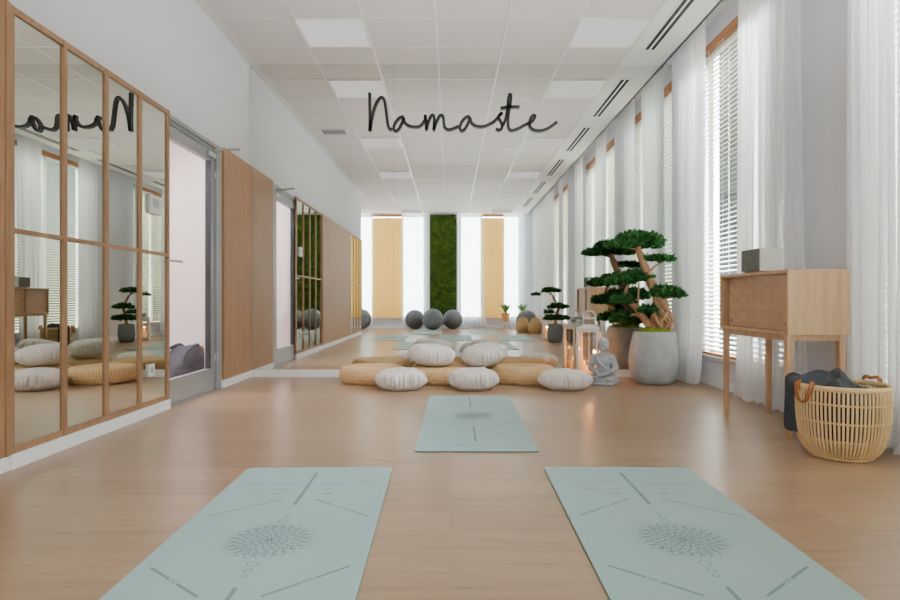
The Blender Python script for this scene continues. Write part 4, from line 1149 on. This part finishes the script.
# ------------------------------------------------------------------ light
wd_ = bpy.data.worlds.new('World'); sc.world = wd_; wd_.use_nodes = True
nt = wd_.node_tree; nt.nodes.clear()
out = nt.nodes.new('ShaderNodeOutputWorld'); bg = nt.nodes.new('ShaderNodeBackground')
tc = nt.nodes.new('ShaderNodeTexCoord'); sx = nt.nodes.new('ShaderNodeSeparateXYZ')
nt.links.new(tc.outputs['Generated'], sx.inputs[0])
rp = ramp(nt, sx.outputs['Z'], [(0.0, S(116, 128, 96)), (0.02, S(150, 164, 140)), (0.12, S(214, 224, 228)), (0.5, S(238, 243, 250))])
nt.links.new(rp, bg.inputs['Color']); bg.inputs['Strength'].default_value = 1.5
nt.links.new(bg.outputs[0], out.inputs['Surface'])

def area(name, loc, rot, sx_, sy_, power, col=(1, 1, 1)):
    l = bpy.data.lights.new(name, 'AREA'); l.shape = 'RECTANGLE'; l.size = sx_; l.size_y = sy_; l.energy = power; l.color = col
    o = bpy.data.objects.new(name, l); COL.objects.link(o); o.location = loc; o.rotation_euler = rot; return o
# daylight outside each window (facing -X into the room)
area('daylight_right_far', (4.9, 4.6, 6.2), (0, math.radians(42), 0), 3.0, 3.4, 12500, (0.93, 0.97, 1.0))
area('daylight_right_near', (4.9, 1.6, 6.2), (0, math.radians(42), 0), 3.0, 3.0, 11500, (0.93, 0.97, 1.0))
area('daylight_right_rear', (5.2, -2.1, 7.3), (0, math.radians(38), 0), 3.0, 4.0, 17000, (0.93, 0.97, 1.0))
area('bounce_fill_front', (0.1, 3.6, 2.1), (PI, 0, 0), 3.2, 4.2, 44, (0.95, 0.975, 1.0))  # added fill aimed up at the ceiling; the room has no such lamp
area('bounce_fill_rear', (0.1, -1.6, 2.1), (PI, 0, 0), 3.2, 4.0, 38, (0.95, 0.975, 1.0))  # second added ceiling-bounce fill, unseen behind the camera
area('daylight_rear_left', (-1.78, YB - 1.0, 1.9), (math.radians(90), 0, 0), 2.3, 3.2, 1100, (0.97, 0.985, 1.0))
area('daylight_rear_right', (1.21, YB - 1.0, 1.9), (math.radians(90), 0, 0), 1.8, 3.2, 900, (0.97, 0.985, 1.0))
area('alcove_fill_light', (-3.3, -3.0, 3.2), (0, 0, 0), 1.2, 1.2, 45, (1.0, 0.97, 0.93))  # unseen fill added in the alcove to brighten the rear of the room
area('corridor_ceiling_lamp', (-3.0, 5.0, 2.75), (0, 0, 0), 1.0, 2.0, 120, (1.0, 0.95, 0.94))
for (x, y, z, e) in ((LX + 0.01, LY - 0.02, 0.27, 4.0), (1.93, 0.56, 0.26, 1.5)):
    l = bpy.data.lights.new('candle_glow', 'POINT'); l.energy = e; l.color = (1.0, 0.36, 0.08); l.shadow_soft_size = 0.02
    o = bpy.data.objects.new('candle_glow', l); COL.objects.link(o); o.location = (x, y, z)

# ------------------------------------------------------------------ camera & view
cam = bpy.data.cameras.new('Camera'); co = bpy.data.objects.new('Camera', cam); COL.objects.link(co)
co.location = (0, 0, 0.8); co.rotation_euler = (PI / 2, 0, 0)
cam.sensor_width = 36; cam.lens = 24; cam.clip_start = 0.05
sc.camera = co
sc.view_settings.view_transform = 'AgX'
sc.view_settings.look = 'None'
sc.view_settings.exposure = 0.0
cy = sc.cycles
cy.use_denoising = True
cy.max_bounces = 14; cy.diffuse_bounces = 6; cy.glossy_bounces = 8; cy.transmission_bounces = 8; cy.transparent_max_bounces = 24
cy.caustics_reflective = True; cy.caustics_refractive = False; cy.sample_clamp_indirect = 6.0
